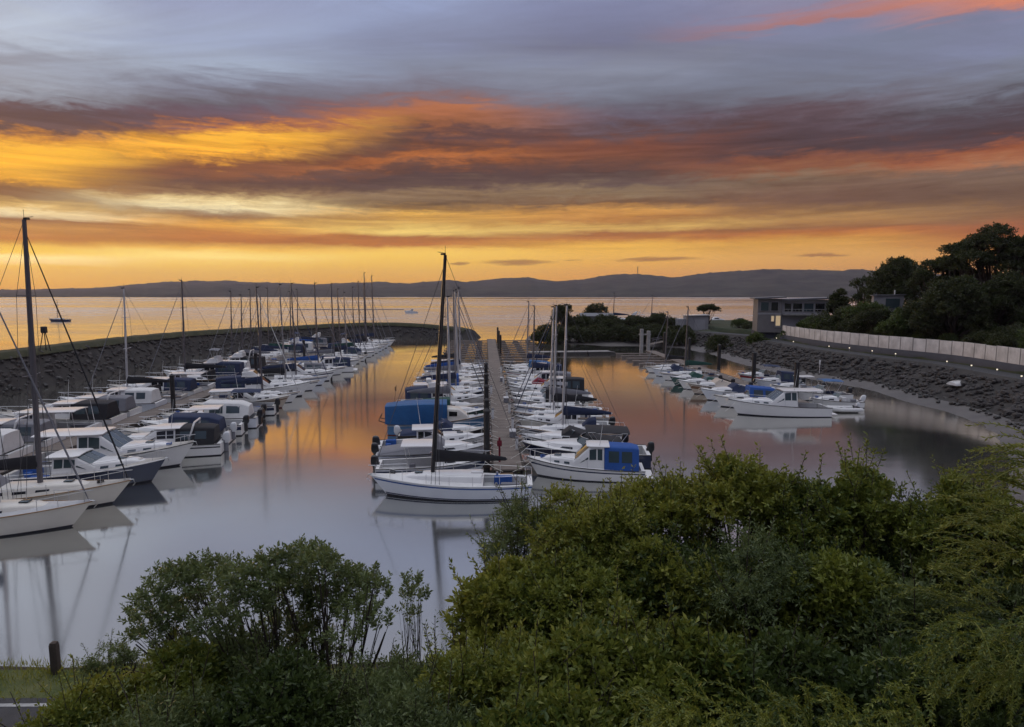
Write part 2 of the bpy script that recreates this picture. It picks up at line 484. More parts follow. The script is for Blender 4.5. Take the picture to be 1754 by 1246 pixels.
# ------------------------------------------------------------------ mesh helpers
class MB:
    def __init__(self):
        self.v = []
        self.f = []

    def add(self, vs, fs):
        o = len(self.v)
        self.v.extend([tuple(p) for p in vs])
        self.f.extend([tuple(i + o for i in q) for q in fs])
        return self

    def box(self, c, s, rz=0.0, top=1.0):
        cx_, cy_, cz_ = c
        hx, hy, hz = s[0] / 2, s[1] / 2, s[2] / 2
        ca, sa = math.cos(rz), math.sin(rz)
        vs = []
        for k, z in ((1.0, -hz), (top, hz)):
            for x, y in ((-hx * k, -hy * k), (hx * k, -hy * k), (hx * k, hy * k), (-hx * k, hy * k)):
                vs.append((cx_ + x * ca - y * sa, cy_ + x * sa + y * ca, cz_ + z))
        return self.add(vs, [(3, 2, 1, 0), (4, 5, 6, 7), (0, 1, 5, 4), (1, 2, 6, 5), (2, 3, 7, 6), (3, 0, 4, 7)])

    def rbox(self, c, s, b=0.03, rz=0.0):
        """box with chamfered vertical and top edges"""
        cx_, cy_, cz_ = c
        hx, hy, hz = s[0] / 2, s[1] / 2, s[2] / 2
        b = min(b, hx * .9, hy * .9, hz * .9)
        ca, sa = math.cos(rz), math.sin(rz)
        rings = []
        for ins, z in ((b * .5, -hz), (0, -hz + b * .5), (0, hz - b), (b * .3, hz - b * .3), (b, hz)):
            ring = []
            for sx, sy in ((-1, -1), (1, -1), (1, 1), (-1, 1)):
                X, Y = hx - ins, hy - ins
                pts = [(sx * X, sy * (Y - b)), (sx * (X - b), sy * Y)]
                if sx * sy > 0:
                    pts = pts if True else pts
                if (sx, sy) in ((1, -1), (-1, 1)):
                    pts = pts[::-1]
                ring += pts
            rings.append([(cx_ + x * ca - y * sa, cy_ + x * sa + y * ca, cz_ + z) for x, y in ring])
        return self.loft(rings, True, True, True)

    def loft(self, rings, closed=True, cap0=False, cap1=False):
        n = len(rings[0])
        vs = [p for r in rings for p in r]
        fs = []
        for i in range(len(rings) - 1):
            for j in range(n if closed else n - 1):
                k = (j + 1) % n
                fs.append((i * n + j, i * n + k, (i + 1) * n + k, (i + 1) * n + j))
        if cap0:
            fs.append(tuple(range(n))[::-1])
        if cap1:
            b = (len(rings) - 1) * n
            fs.append(tuple(range(b, b + n)))
        return self.add(vs, fs)

    def tube(self, pts, r, n=6, caps=True):
        pts = [Vector(p) for p in pts]
        rs = r if isinstance(r, (list, tuple)) else [r] * len(pts)
        rings = []
        for i, p in enumerate(pts):
            if i == 0:
                d = pts[1] - pts[0]
            elif i == len(pts) - 1:
                d = pts[-1] - pts[-2]
            else:
                d = (pts[i + 1] - pts[i]).normalized() + (pts[i] - pts[i - 1]).normalized()
            if d.length < 1e-9:
                d = Vector((0, 0, 1))
            d.normalize()
            up = Vector((0, 0, 1)) if abs(d.z) < 0.9 else Vector((1, 0, 0))
            a = d.cross(up).normalized()
            b = d.cross(a)
            rings.append([p + a * (rs[i] * math.cos(2 * math.pi * k / n)) + b * (rs[i] * math.sin(2 * math.pi * k / n)) for k in range(n)])
        return self.loft(rings, True, caps, caps)

    def quad(self, a, b, c, d):
        return self.add([a, b, c, d], [(0, 1, 2, 3)])

    def slab(self, pts, nrm, t):
        """flat polygon given thickness along nrm"""
        n = len(pts)
        nv = Vector(nrm).normalized() * t
        P = [Vector(p) for p in pts]
        vs = P + [p + nv for p in P]
        fs = [tuple(range(n))[::-1], tuple(range(n, 2 * n))] + [(i, (i + 1) % n, n + (i + 1) % n, n + i) for i in range(n)]
        return self.add(vs, fs)

    def mesh(self, name, m_=None, smooth=40):
        me = bpy.data.meshes.new(name)
        me.from_pydata(self.v, [], self.f)
        bm = bmesh.new()
        bm.from_mesh(me)
        bmesh.ops.recalc_face_normals(bm, faces=bm.faces)
        bm.to_mesh(me)
        bm.free()
        if smooth:
            me.shade_smooth()
            me.set_sharp_from_angle(angle=R(smooth))
        if m_ is not None:
            me.materials.append(m_)
        return me

    def build(self, name, m_=None, parent=None, smooth=40):
        return link(name, self.mesh(name, m_, smooth), parent)


def link(name, data, parent=None, loc=None, rz=None):
    o = bpy.data.objects.new(name, data)
    COL.objects.link(o)
    if parent is not None:
        o.parent = parent
    if loc is not None:
        o.location = loc
    if rz is not None:
        o.rotation_euler = (0, 0, rz)
    return o


def tag(o, label=None, cat=None, group=None, kind=None):
    if label:
        o['label'] = label
    if cat:
        o['category'] = cat
    if group:
        o['group'] = group
    if kind:
        o['kind'] = kind
    return o


def empty(name, loc, rz=0.0):
    o = bpy.data.objects.new(name, None)
    o.empty_display_size = 0.3
    COL.objects.link(o)
    o.location = loc
    o.rotation_euler = (0, 0, rz)
    return o


def grid_mesh(name, P, m_, smooth=True):
    """P: array (a, b, 3) -> mesh"""
    a, b = P.shape[:2]
    idx = np.arange(a * b).reshape(a, b)
    q = np.stack([idx[:-1, :-1], idx[1:, :-1], idx[1:, 1:], idx[:-1, 1:]], -1).reshape(-1, 4)
    me = bpy.data.meshes.new(name)
    me.vertices.add(a * b)
    me.vertices.foreach_set('co', P.reshape(-1).astype(np.float32))
    me.loops.add(q.size)
    me.loops.foreach_set('vertex_index', q.reshape(-1).astype(np.int32))
    me.polygons.add(len(q))
    me.polygons.foreach_set('loop_start', np.arange(0, q.size, 4, dtype=np.int32))
    me.update(calc_edges=True)
    if smooth:
        me.shade_smooth()
    me.materials.append(m_)
    return me


def fbm(x, y, s, oct_=4, seed=0.0):
    return mnoise.fractal(Vector((x * s + seed, y * s - seed, seed * 0.37)), 0.9, 2.0, oct_)
# ------------------------------------------------------------------ water
me = grid_mesh('water', np.array([[[x, y, 0.0] for x in (-6400, -300, 300, 6400)] for y in (-150, 100, 400, 6200)], dtype=float).transpose(1, 0, 2), M_WATER, False)
tag(link('water', me), kind='structure')
me = grid_mesh('seabed', np.array([[[x, y, -3.0] for x in (-6400, 6400)] for y in (-150, 6200)], dtype=float).transpose(1, 0, 2), M_MUD, False)
tag(link('seabed', me), kind='structure')


def catmull(P, step):
    P = [Vector(p) for p in P]
    out = []
    for i in range(len(P) - 1):
        p0, p1, p2, p3 = P[max(i - 1, 0)], P[i], P[i + 1], P[min(i + 2, len(P) - 1)]
        n = max(2, int((p2 - p1).length / step))
        for k in range(n):
            t = k / n
            out.append(0.5 * ((2 * p1) + (p2 - p0) * t + (2 * p0 - 5 * p1 + 4 * p2 - p3) * t * t + (3 * p1 - p0 - 3 * p2 + p3) * t ** 3))
    out.append(P[-1])
    return out


# ------------------------------------------------------------------ shore and land round the basin
SH = [(-150, 12), (-70, 17), (-20, 18.5), (0, 18.8), (8, 20.2), (16, 24.5), (23, 30.5), (30, 38)]
SH += [tuple(G(px, py).xy) for px, py in ((1725, 768), (1678, 727), (1614, 704), (1550, 687), (1472, 664), (1380, 648), (1285, 628), (1226, 610), (1199, 600))]
SH += [(36, 152), (38, 172), (46, 200)]
SHORE = catmull([(x, y, 0) for x, y in SH], 1.3)
PROF_F = [(-4, -2.5), (0, 0), (1.2, 1.3), (2.2, 2.45), (2.6, 2.55), (3.9, 2.62), (7.6, 2.62), (8.2, 2.7), (17.4, 10.5), (21, 10.9), (40, 11.5), (120, 14)]
PROF_R = [(-4, -0.8), (0, 0), (2.6, 0.5), (6, 1.75), (9.5, 3.0), (9.9, 3.1), (12.9, 3.12), (13.6, 4.0), (30, 8.6), (48, 12.2), (80, 15.5), (160, 20)]


def shore_frame(i):
    a, b = SHORE[max(i - 1, 0)], SHORE[min(i + 1, len(SHORE) - 1)]
    t = (b - a).normalized()
    return SHORE[i], Vector((t.y, -t.x, 0))


_len = [0.0]
for i in range(1, len(SHORE)):
    _len.append(_len[-1] + (SHORE[i] - SHORE[i - 1]).length)
# blend from the near bank (x < 14) to the right-hand embankment (past the bend)
BLEND = []
for p in SHORE:
    s = (p.y - 24) / 24.0 if p.x > 5 else 0.0
    s = min(max(s, 0), 1)
    BLEND.append(s * s * (3 - 2 * s))


def prof(i, k):
    s = BLEND[i]
    z = PROF_F[k][1] * (1 - s) + PROF_R[k][1] * s
    if k >= 8 and s > .9:
        q = min(max((SHORE[i].y - 112) / 16.0, 0), 1)
        z = z + (3.6 - z) * q * .92
    return (PROF_F[k][0] * (1 - s) + PROF_R[k][0] * s, z)


def shore_point(i, off, z):
    p, n = shore_frame(i)
    # smooth the normal over a few stations so that wide offsets do not cross
    nn = Vector((0, 0, 0))
    for j in range(max(0, i - 8), min(len(SHORE), i + 9)):
        nn += shore_frame(j)[1]
    nn.normalize()
    return Vector((p.x + nn.x * off, p.y + nn.y * off, z))


def shore_z(i, off):
    pr = [prof(i, k) for k in range(12)]
    for k in range(11):
        if pr[k][0] <= off <= pr[k + 1][0]:
            f = (off - pr[k][0]) / max(1e-6, pr[k + 1][0] - pr[k][0])
            return pr[k][1] + (pr[k + 1][1] - pr[k][1]) * f
    return pr[-1][1]


def strip(name, k0, k1, m_, sub, amp, ns=1.0, keep=None):
    rows = []
    for i in range(len(SHORE)):
        if keep is not None and not keep(i):
            continue
        row = []
        for k in range(k0, k1):
            (o0, z0), (o1, z1) = prof(i, k), prof(i, k + 1)
            n = sub
            for q in range(n + (1 if k == k1 - 1 else 0)):
                f = q / n
                p = shore_point(i, o0 + (o1 - o0) * f, z0 + (z1 - z0) * f)
                edge = (k == k0 and q == 0) or (k == k1 - 1 and q == n)
                if amp and not edge:
                    p.z += amp * fbm(p.x, p.y, 0.35 * ns)
                row.append(tuple(p))
        rows.append(row)
    o = link(name, grid_mesh(name, np.array(rows), m_))
    tag(o, kind='structure')
    return o


strip('mud_shore', 0, 2, M_MUD, 3, 0.10)
EMB = strip('embankment', 2, 4, M_BANK, 5, 0.18)
strip('verge', 4, 5, M_GRASS, 4, 0.05, 3, lambda i: BLEND[i] <= .5)
strip('bank_edge', 4, 5, M_BANK, 2, 0.03, 3, lambda i: BLEND[i] >= .45)
strip('road', 5, 6, M_ASPH, 2, 0.0)
strip('hillside', 6, 11, M_HILLG, 8, 0.35)


def along(i0, i1, o0, o1, dz, name, m_, parent=None):
    rows = []
    for i in range(i0, i1):
        z0, z1 = shore_z(i, o0), shore_z(i, o1)
        rows.append([tuple(shore_point(i, o0, z0 + dz)), tuple(shore_point(i, o1, z1 + dz))])
    return link(name, grid_mesh(name, np.array(rows), m_), parent)


I_FG = [i for i, p in enumerate(SHORE) if p.x < 2 and p.y < 22]
o = along(I_FG[0], I_FG[-1], 4.12, 4.24, 0.006, 'road_edge_line', M_PAINT)
tag(o, kind='structure')

# ------------------------------------------------------------------ rocks
random.seed(11)
ROCKS, ROCKSW = [], []
for k in range(7):
    bm = bmesh.new()
    bmesh.ops.create_icosphere(bm, subdivisions=1, radius=0.5)
    sx, sy, sz = random.uniform(.8, 1.25), random.uniform(.7, 1.05), random.uniform(.55, .85)
    for v in bm.verts:
        q = 1 + 0.32 * mnoise.noise(v.co * 2.2 + Vector((k * 7.1, 3, 1)))
        v.co = Vector((v.co.x * sx, v.co.y * sy, v.co.z * sz)) * q
    for lst, mm in ((ROCKS, M_ROCK), (ROCKSW, M_ROCKW)):
        me = bpy.data.meshes.new('rock')
        bm.to_mesh(me)
        me.materials.append(mm)
        lst.append(me)
    bm.free()


def rock_field(spots, parent, nmax=300):
    """spots: (point, size, wet); nearest nmax become pieces, the rest one mass"""
    spots.sort(key=lambda s: (Vector((0, 0, EYE)) - s[0]).length / s[1])
    for p, s, wet in spots[:nmax]:
        o_ = link('rock', random.choice(ROCKSW if wet else ROCKS), parent, p)
        o_.rotation_euler = (random.uniform(-.5, .5), random.uniform(-.5, .5), random.uniform(0, 6.28))
        o_.scale = (s * random.uniform(.85, 1.2), s * random.uniform(.85, 1.2), s * random.uniform(.8, 1.1))
    mb = {0: MB(), 1: MB()}
    for p, s, wet in spots[nmax:]:
        src = random.choice(ROCKS)
        rm = Matrix.Rotation(random.uniform(0, 6.28), 3, 'Z') @ Matrix.Rotation(random.uniform(-.5, .5), 3, 'X')
        mb[1 if wet else 0].add([p + rm @ (v.co * s) for v in src.vertices], [tuple(f.vertices) for f in src.polygons])
    for k_, mm in ((0, M_ROCK), (1, M_ROCKW)):
        if mb[k_].v:
            tag(mb[k_].build('rock_pile', mm, parent, smooth=0), kind='stuff')


spots = []
for i in range(len(SHORE) - 12):
    if BLEND[i] < 0.35:
        continue
    for _ in range(34):
        o0, o1 = prof(i, 2)[0], prof(i, 4)[0]
        off = random.uniform(o0 * .8, o1 - 0.4)
        p = shore_point(i, off, 0)
        p.x += random.uniform(-.6, .6)
        p.y += random.uniform(-.6, .6)
        p.z = shore_z(i, off) + random.uniform(-.05, .12)
        spots.append((p, random.choice((random.uniform(.28, .55), random.uniform(.4, .85), random.uniform(.6, 1.05))) if off > o0 * 1.2 else random.uniform(.3, .6), off < o0 * 1.1))
rock_field(spots, EMB, 300)

# ------------------------------------------------------------------ breakwater
CREST = [(-70, 20), (-70.5, 60)] + [tuple(G(px, py, z_).xy) for px, py, z_ in ((0, 604, 4.6), (100, 592, 4.6), (200, 581, 4.5), (300, 571, 4.3), (400, 564, 4.1), (480, 560, 3.9), (560, 556, 3.8), (640, 553.5, 3.8), (745, 554, 3.7))] + [tuple(G(803, 566, 2.0).xy)]
CR = catmull([(x, y, 0) for x, y in CREST], 2.0)
cr = np.array([(p.x, p.y) for p in CR])


def poly_dist(X, Y, P):
    best = np.full(X.shape, 1e9)
    tpos = np.zeros(X.shape)
    for i in range(len(P) - 1):
        a, b = P[i], P[i + 1]
        ab = b - a
        t = np.clip(((X - a[0]) * ab[0] + (Y - a[1]) * ab[1]) / (ab @ ab), 0, 1)
        d = np.hypot(X - a[0] - ab[0] * t, Y - a[1] - ab[1] * t)
        m_ = d < best
        best = np.where(m_, d, best)
        tpos = np.where(m_, (i + t) / (len(P) - 1), tpos)
    return best, tpos


def bw_top(t):
    return 4.6 - 0.85 * np.clip((t - 0.45) / 0.30, 0, 1) - 1.7 * np.clip((t - 0.88) / 0.12, 0, 1) ** 1.5


gx, gy = np.meshgrid(np.arange(-92, 4, .8), np.arange(30, 200, .8), indexing='ij')
dd, tp = poly_dist(gx, gy, cr)
hz = bw_top(tp) - np.clip(dd - 1.5, 0, None) * 1.06
nz = np.array([[fbm(x, y, 0.5) for y in gy[0]] for x in gx[:, 0]])
hz = np.clip(hz + nz * 0.18 * (dd > 1.6), -1.5, None)
BW = link('breakwater', grid_mesh('breakwater', np.stack([gx, gy, hz], -1), M_BANK))
tag(BW, 'long curving rock breakwater enclosing the marina, dark with a grassy crest', 'breakwater')
rows = []
for i, p in enumerate(CR):
    a, b = CR[max(i - 1, 0)], CR[min(i + 1, len(CR) - 1)]
    t = (b - a).normalized()
    n_ = Vector((t.y, -t.x, 0))
    zt = float(bw_top(np.array(i / (len(CR) - 1)))) + 0.09
    rows.append([tuple(p + n_ * q + Vector((0, 0, zt + h + (0.10 * fbm(p.x, p.y + q * 9, 0.8) if abs(q) > .6 else 0)))) for q, h in ((-2.5, -0.75), (-1.7, 0.0), (-1, .05), (0, .02), (1, .05), (1.7, .0), (2.5, -0.75))])
link('crest_turf', grid_mesh('crest_turf', np.array(rows), M_TURF), BW)
spots = []
random.seed(5)
for i in range(len(CR) - 1):
    p = CR[i]
    a, b = CR[max(i - 1, 0)], CR[min(i + 1, len(CR) - 1)]
    t = (b - a).normalized()
    n_ = Vector((t.y, -t.x, 0))
    for _ in range(22):
        off = random.uniform(1.9, 7.2)
        q = p + n_ * off + t * random.uniform(-1, 1)
        q.z = float(bw_top(np.array(i / (len(CR) - 1)))) - (off - 1.5) * 1.06 + random.uniform(-.05, .1)
        if q.z > 0.12:
            spots.append((q, random.choice((random.uniform(.3, .6), random.uniform(.5, 1.0))), q.z < 0.8))
rock_field(spots, BW, 280)

# ------------------------------------------------------------------ spit of land beyond the docks
inner = [tuple(G(px, py).xy) for px, py in ((899, 583), (948, 588), (1044, 593), (1096, 593), (1163, 596), (1202, 604))]
SPIT = np.array(inner + [(52, 128), (90, 132), (110, 190), (84, 226), (46, 224), (18, 204), (5, 186)])


def poly_sd(X, Y, P):
    d = np.full(X.shape, 1e9)
    ins = np.zeros(X.shape, bool)
    n = len(P)
    for i in range(n):
        a, b = P[i], P[(i + 1) % n]
        ab = b - a
        t = np.clip(((X - a[0]) * ab[0] + (Y - a[1]) * ab[1]) / (ab @ ab), 0, 1)
        d = np.minimum(d, np.hypot(X - a[0] - ab[0] * t, Y - a[1] - ab[1] * t))
        c = ((a[1] > Y) != (b[1] > Y)) & (X < (b[0] - a[0]) * (Y - a[1]) / (b[1] - a[1] + 1e-12) + a[0])
        ins ^= c
    return np.where(ins, d, -d)


gx, gy = np.meshgrid(np.arange(-8, 120, 1.25), np.arange(112, 236, 1.25), indexing='ij')
sd = poly_sd(gx, gy, SPIT)
nz = np.array([[fbm(x, y, 0.16) for y in gy[0]] for x in gx[:, 0]])


def spit_h(s):
    return np.where(s < 5, s * 0.09, 0.45 + np.clip(s - 5, 0, 9) * 0.30)


hz = np.clip(spit_h(sd) + nz * 0.35 * np.clip(sd / 6, 0, 1), -1.2, 3.6)
SPIT_O = link('spit', grid_mesh('spit', np.stack([gx, gy, hz], -1), M_MUD))
tag(SPIT_O, kind='structure')
turf = np.where((sd > 5.5), hz + 0.05, -2.0)
tf = link('spit_turf', grid_mesh('spit_turf', np.stack([gx, gy, turf], -1), M_HILLG))
tag(tf, kind='structure')


def spit_z(x, y):
    s = poly_sd(np.array([[x]]), np.array([[y]]), SPIT)
    return float(np.clip(spit_h(s) + fbm(x, y, 0.16) * 0.35 * np.clip(s / 6, 0, 1), -1.2, 3.6)[0, 0])


# ------------------------------------------------------------------ far hills over the bay
SIL = [(-700, 500), (-500, 500), (-200, 499), (0, 497), (80, 496), (165, 494), (230, 488), (300, 483), (380, 482), (450, 485), (540, 488), (600, 485), (640, 484), (700, 486), (770, 480),
       (800, 484), (860, 477), (900, 476), (950, 483), (1000, 479), (1040, 472), (1092, 470), (1150, 477), (1190, 471), (1230, 467), (1310, 462), (1400, 463), (1450, 465), (1500, 468),
       (1600, 470), (1754, 472), (2000, 478), (2500, 490)]
sx_, sy_ = zip(*SIL)
cols = np.arange(-700, 2500, 5.0)


def hill_band(name, cols_, fy, fD, near):
    rows = []
    for px in cols_:
        py = fy(px)
        D = fD(px)
        cr_ = at(px, py, D)
        row = []
        for f in (0.0, 0.03, 0.12, 0.25, 0.4, 0.55, 0.7, 0.83, 0.93, 1.0):
            nr = near / D
            q = at(px, 505, D * (nr + (1 - nr) * f))
            z = cr_.z * (f ** 0.85) + (fbm(q.x, q.y, 0.006) * cr_.z * 0.16 if 0 < f < 1 else 0)
            row.append((q.x, q.y, max(z, -1.0) if f > 0 else -1.5))
        q = at(px, 505, D * 1.15)
        row.append((q.x, q.y, -5))
        rows.append(row)
    o_ = link(name, grid_mesh(name, np.array(rows), M_FAR))
    tag(o_, kind='structure')


hill_band('far_hills', cols, lambda px: float(np.interp(px, sx_, sy_)) - 1.1 * abs(fbm(px, 0, 0.09, 5)) - 0.9 * abs(fbm(px, 7, 0.30)) - 2.2 * max(0.0, fbm(px, 11, 0.05) - .25), lambda px: float(np.interp(px, [-500, 300, 800, 1100, 1500, 2500], [5200, 4600, 3700, 2900, 2300, 2100])), 1640.0)
NH = [(900, 511), (1000, 509), (1080, 505), (1140, 499), (1200, 493), (1270, 488), (1330, 484), (1400, 486), (1480, 480), (1600, 480), (2000, 484)]
hill_band('near_hills', np.arange(900, 2200, 5.0), lambda px: float(np.interp(px, *zip(*NH))) - 0.9 * abs(fbm(px, 3, 0.08, 5)), lambda px: 1950.0, 1620.0)
# thin sand bar in the bay
mb = MB()
a, b = G(505, 531), G(692, 531)
n_ = 24
ring = []
for i in range(n_ + 1):
    f = i / n_
    c_ = a.lerp(b, f)
    wd = 3.2 * math.sin(math.pi * min(max(f, .02), .98)) ** 0.4 + 0.1
    ring.append([(c_.x, c_.y - wd, -0.2), (c_.x, c_.y - wd * .4, 0.32), (c_.x, c_.y + wd * .4, 0.32), (c_.x, c_.y + wd, -0.2)])
mb.loft(ring, False)
tag(mb.build('sand_bar', M_BANK), kind='structure')
# ------------------------------------------------------------------ boats
US = [0, .06, .14, .24, .36, .48, .6, .7, .79, .87, .93, .97, .99, 1.0]


class Hull:
    def __init__(self, L, B, fs, fb, ts=.86, p=2.3, rake=.09, sail=False, tr=0.0):
        self.L, self.B, self.fs, self.fb, self.ts, self.p, self.rake, self.sail, self.tr = L, B, fs, fb, ts, p, rake, sail, tr

    def b(self, u):
        um = .42 if self.sail else .40
        if u < um:
            q = u / um
            return self.B / 2 * (self.ts + (1 - self.ts) * (q * (2 - q)))
        q = (u - um) / (1 - um)
        return self.B / 2 * max(0.0, 1 - q ** self.p)

    def sheer(self, u):
        if self.sail:
            return self.fs + (self.fb - self.fs) * u ** 1.5 - 0.05 * math.sin(math.pi * u)
        return self.fs + (self.fb - self.fs) * u ** 1.9

    def pt(self, u, h, side, off=0.0):
        """h: height over the sheer height, 0 at the waterline; negative = metres below it"""
        s = self.sheer(u)
        b = self.b(u)
        if h >= 0:
            fl = (.93 if not self.sail else .90) - (.62 if not self.sail else .45) * u ** 2.6
            k = fl + (1 - fl) * h ** .85
            z = s * h
        else:
            fl = (.93 if not self.sail else .90) - (.62 if not self.sail else .45) * u ** 2.6
            k = fl * max(0, 1 + h * 1.1)
            z = h
        hh = max(h, -.3)
        x = -self.L / 2 + self.L * u - self.rake * self.L * (1 - hh) * u ** 5 + self.tr * (1 - hh) * (1 - u) ** 6
        return Vector((x, side * (b * k + off), z))

    def x(self, u):
        return -self.L / 2 + self.L * u

    def u(self, x):
        return min(max((x + self.L / 2) / self.L, 0), 1)


def hull_parts(root, H, mh, mb_, mdeck, uc=0.36, sole=.45, stripe=None, stripe_h=(.70, .80), boot=None, rub=M_BLK, cockpit=True, mcock=None):
    hs = [1, .8, .6, .4, .2, .08]
    m = MB()
    for s in (1, -1):
        m.loft([[H.pt(u, h, s) for h in hs] for u in US], False)
    m.loft([[H.pt(0, h, s) for h in hs] for s in (1, -1)], False)
    m.build('hull', mh, root, 50)
    m = MB()
    hb = [.08, 0, -.15, -.4, -.7]
    for s in (1, -1):
        m.loft([[H.pt(u, h, s) for h in hb] for u in US], False)
    m.loft([[H.pt(0, h, s) for h in hb] for s in (1, -1)], False)
    m.build('bottom_paint', mb_, root, 50)
    if stripe is not None:
        m = MB()
        for s in (1, -1):
            m.loft([[H.pt(u, h, s, .008) for h in stripe_h] for u in US[:-1]], False)
        m.build('hull_stripe', stripe, root)
    if boot is not None:
        m = MB()
        for s in (1, -1):
            m.loft([[H.pt(u, h, s, .008) for h in (.10, .17)] for u in US[:-1]], False)
        m.build('boot_stripe', boot, root)
    clutter(root, H, uc, sole, BOAT_RNG)
    if mdeck is M_DECK:
        mdeck = BOAT_RNG.choice((M_DECK, M_DECK, M_DECKG, M_DECKS))
    m = MB()
    path = [H.pt(u, 1, 1, .012) for u in US] + [H.pt(u, 1, -1, .012) for u in reversed(US[:-1])]
    m.tube(path, .035, 5)
    m.build('rubbing_strake', rub, root)
    # decks
    m = MB()
    ud = [u for u in US if u > uc + .02]
    ud = [uc] + ud
    ring = []
    for u in ud:
        s0 = H.sheer(u) - .015
        b = H.b(u) - .01
        x = H.x(u)
        ring.append([(x, b * q, s0 + .05 * H.B * (1 - q * q)) for q in (-1, -.5, 0, .5, 1)])
    m.loft(ring, False)
    if cockpit:
        ua = [0, .03] + [u for u in US if .05 < u < uc - .02] + [uc]
        wid = min(.22, H.B * .09)
        for s in (1, -1):
            m.loft([[(H.x(u), s * (H.b(u) - .01), H.sheer(u) - .012), (H.x(u), s * (H.b(u) - wid), H.sheer(u) - .005)] for u in ua], False)
        x0 = H.x(.03)
        m.add([(H.x(0), H.b(0), H.sheer(0) - .01), (H.x(0), -H.b(0), H.sheer(0) - .01), (x0, -H.b(.03) + wid, H.sheer(.03) - .006), (x0, H.b(.03) - wid, H.sheer(.03) - .006)], [(0, 1, 2, 3)])
        m.build('deck', mdeck, root, 30)
        m = MB()
        ua = ua[1:]
        for s in (1, -1):
            m.loft([[(H.x(u), s * (H.b(u) - wid), H.sheer(u) - .005), (H.x(u), s * (H.b(u) - wid - .03), sole)] for u in ua], False)
        m.loft([[(H.x(u), (H.b(u) - wid - .03), sole), (H.x(u), -(H.b(u) - wid - .03), sole)] for u in ua], False)
        for u in (ua[0], ua[-1]):
            m.add([(H.x(u), H.b(u) - wid, H.sheer(u) - .005), (H.x(u), -H.b(u) + wid, H.sheer(u) - .005), (H.x(u), -H.b(u) + wid, sole), (H.x(u), H.b(u) - wid, sole)], [(0, 1, 2, 3)])
        m.build('cockpit', mcock or M_DECKG, root, 30)
    else:
        m.build('deck', mdeck, root, 30)


class Cabin:
    """sections along x: (x, z_bottom, z_top, half_width_bottom, half_width_top)"""

    def __init__(self, secs, r=.10, crown=.05):
        self.s, self.r, self.cr = secs, r, crown

    def ring(self, sec):
        x, zb, zt, wb, wt = sec
        r = min(self.r, max(.01, (zt - zb) * .45))
        half = [(wb, zb), (wb + (wt - wb) * .5, zb + (zt - r - zb) * .5), (wt, zt - r), (wt - r * .3, zt - r * .3), (wt - r, zt + self.cr * .25), (wt * .5, zt + self.cr * .8), (0, zt + self.cr)]
        pts = [(x, y, z) for y, z in half] + [(x, -y, z) for y, z in reversed(half[:-1])]
        return pts

    def build(self, root, name, m_):
        m = MB()
        m.loft([self.ring(s) for s in self.s], False, False, False)
        for s in (self.s[0], self.s[-1]):
            rg = self.ring(s)
            m.add(rg, [tuple(range(len(rg)))])
        return m.build(name, m_, root, 38)

    def sec(self, x):
        S = self.s
        xs = [q[0] for q in S]
        return [float(np.interp(x, xs if xs[0] < xs[-1] else xs[::-1], [q[k] for q in (S if xs[0] < xs[-1] else S[::-1])])) for k in range(5)]

    def side(self, x, h, sd, off=.007):
        s = self.sec(x)
        r = min(self.r, max(.01, (s[2] - s[1]) * .45))
        return Vector((x, sd * (s[3] + (s[4] - s[3]) * h + off), s[1] + (s[2] - r - s[1]) * h))

    def side_window(self, root, x0, x1, h0, h1, m_=None, x0t=None, x1t=None, name='window'):
        """one pane on each side; x0t, x1t: where its upper edge begins and ends"""
        x0t = x0 if x0t is None else x0t
        x1t = x1 if x1t is None else x1t
        for sd in (1, -1):
            m = MB()
            P = [self.side(x0, h0, sd), self.side(x1, h0, sd), self.side(x1t, h1, sd), self.side(x0t, h1, sd)]
            m.slab(P, (0, sd, 0), .012)
            m.build(name, m_ or M_GLASS, root, 0)

    def screen(self, root, x0, x1, m_=None, n=3, inset=.08, name='windscreen'):
        """panes lying on the sloping top between x0 and x1"""
        a, b = self.sec(x0), self.sec(x1)
        wa, wb = a[4] - inset, b[4] - inset

        def top(sec, y, w):
            q = abs(y) / max(w, .01)
            return sec[2] + self.cr * max(0, 1 - .8 * q * q)
        slope = Vector((-(b[2] - a[2]), 0, (b[0] - a[0])))
        if slope.z < 0:
            slope = -slope
        slope.normalize()
        for k in range(n):
            m = MB()
            f0, f1 = -1 + 2 * k / n + .03, -1 + 2 * (k + 1) / n - .03
            da, db = .10, .90
            P = []
            for f, d in ((f0, da), (f1, da), (f1, db), (f0, db)):
                x = x0 + (x1 - x0) * d
                w_ = wa + (wb - wa) * d
                s_ = [a[i] + (b[i] - a[i]) * d for i in range(5)]
                P.append(Vector((x, f * w_, top(s_, f * w_, w_ + inset))) + slope * .006)
            m.slab(P, slope, .012)
            m.build(name, m_ or M_GLASS, root, 0)


def pulpit(root, H, u0=.62, h=.62, stern=False, mm=None):
    m = MB()
    us = [u for u in (u0, .7, .79, .87, .93, .97) if u >= u0]
    top = [H.pt(u, 1, 1, -.06) + Vector((0, 0, h * (.92 + .08 * u))) for u in us]
    top += [H.pt(1, 1, 1, 0) + Vector((.12, 0, h))]
    top += [H.pt(u, 1, -1, -.06) + Vector((0, 0, h * (.92 + .08 * u))) for u in reversed(us)]
    m.tube(top, .018, 5)
    for u in us[::2] + [us[-1]]:
        for s in (1, -1):
            p = H.pt(u, 1, s, -.06)
            m.tube([p, p + Vector((0, 0, h * (.92 + .08 * u)))], .015, 4)
    m.build('bow_rail', mm or M_STEEL, root)


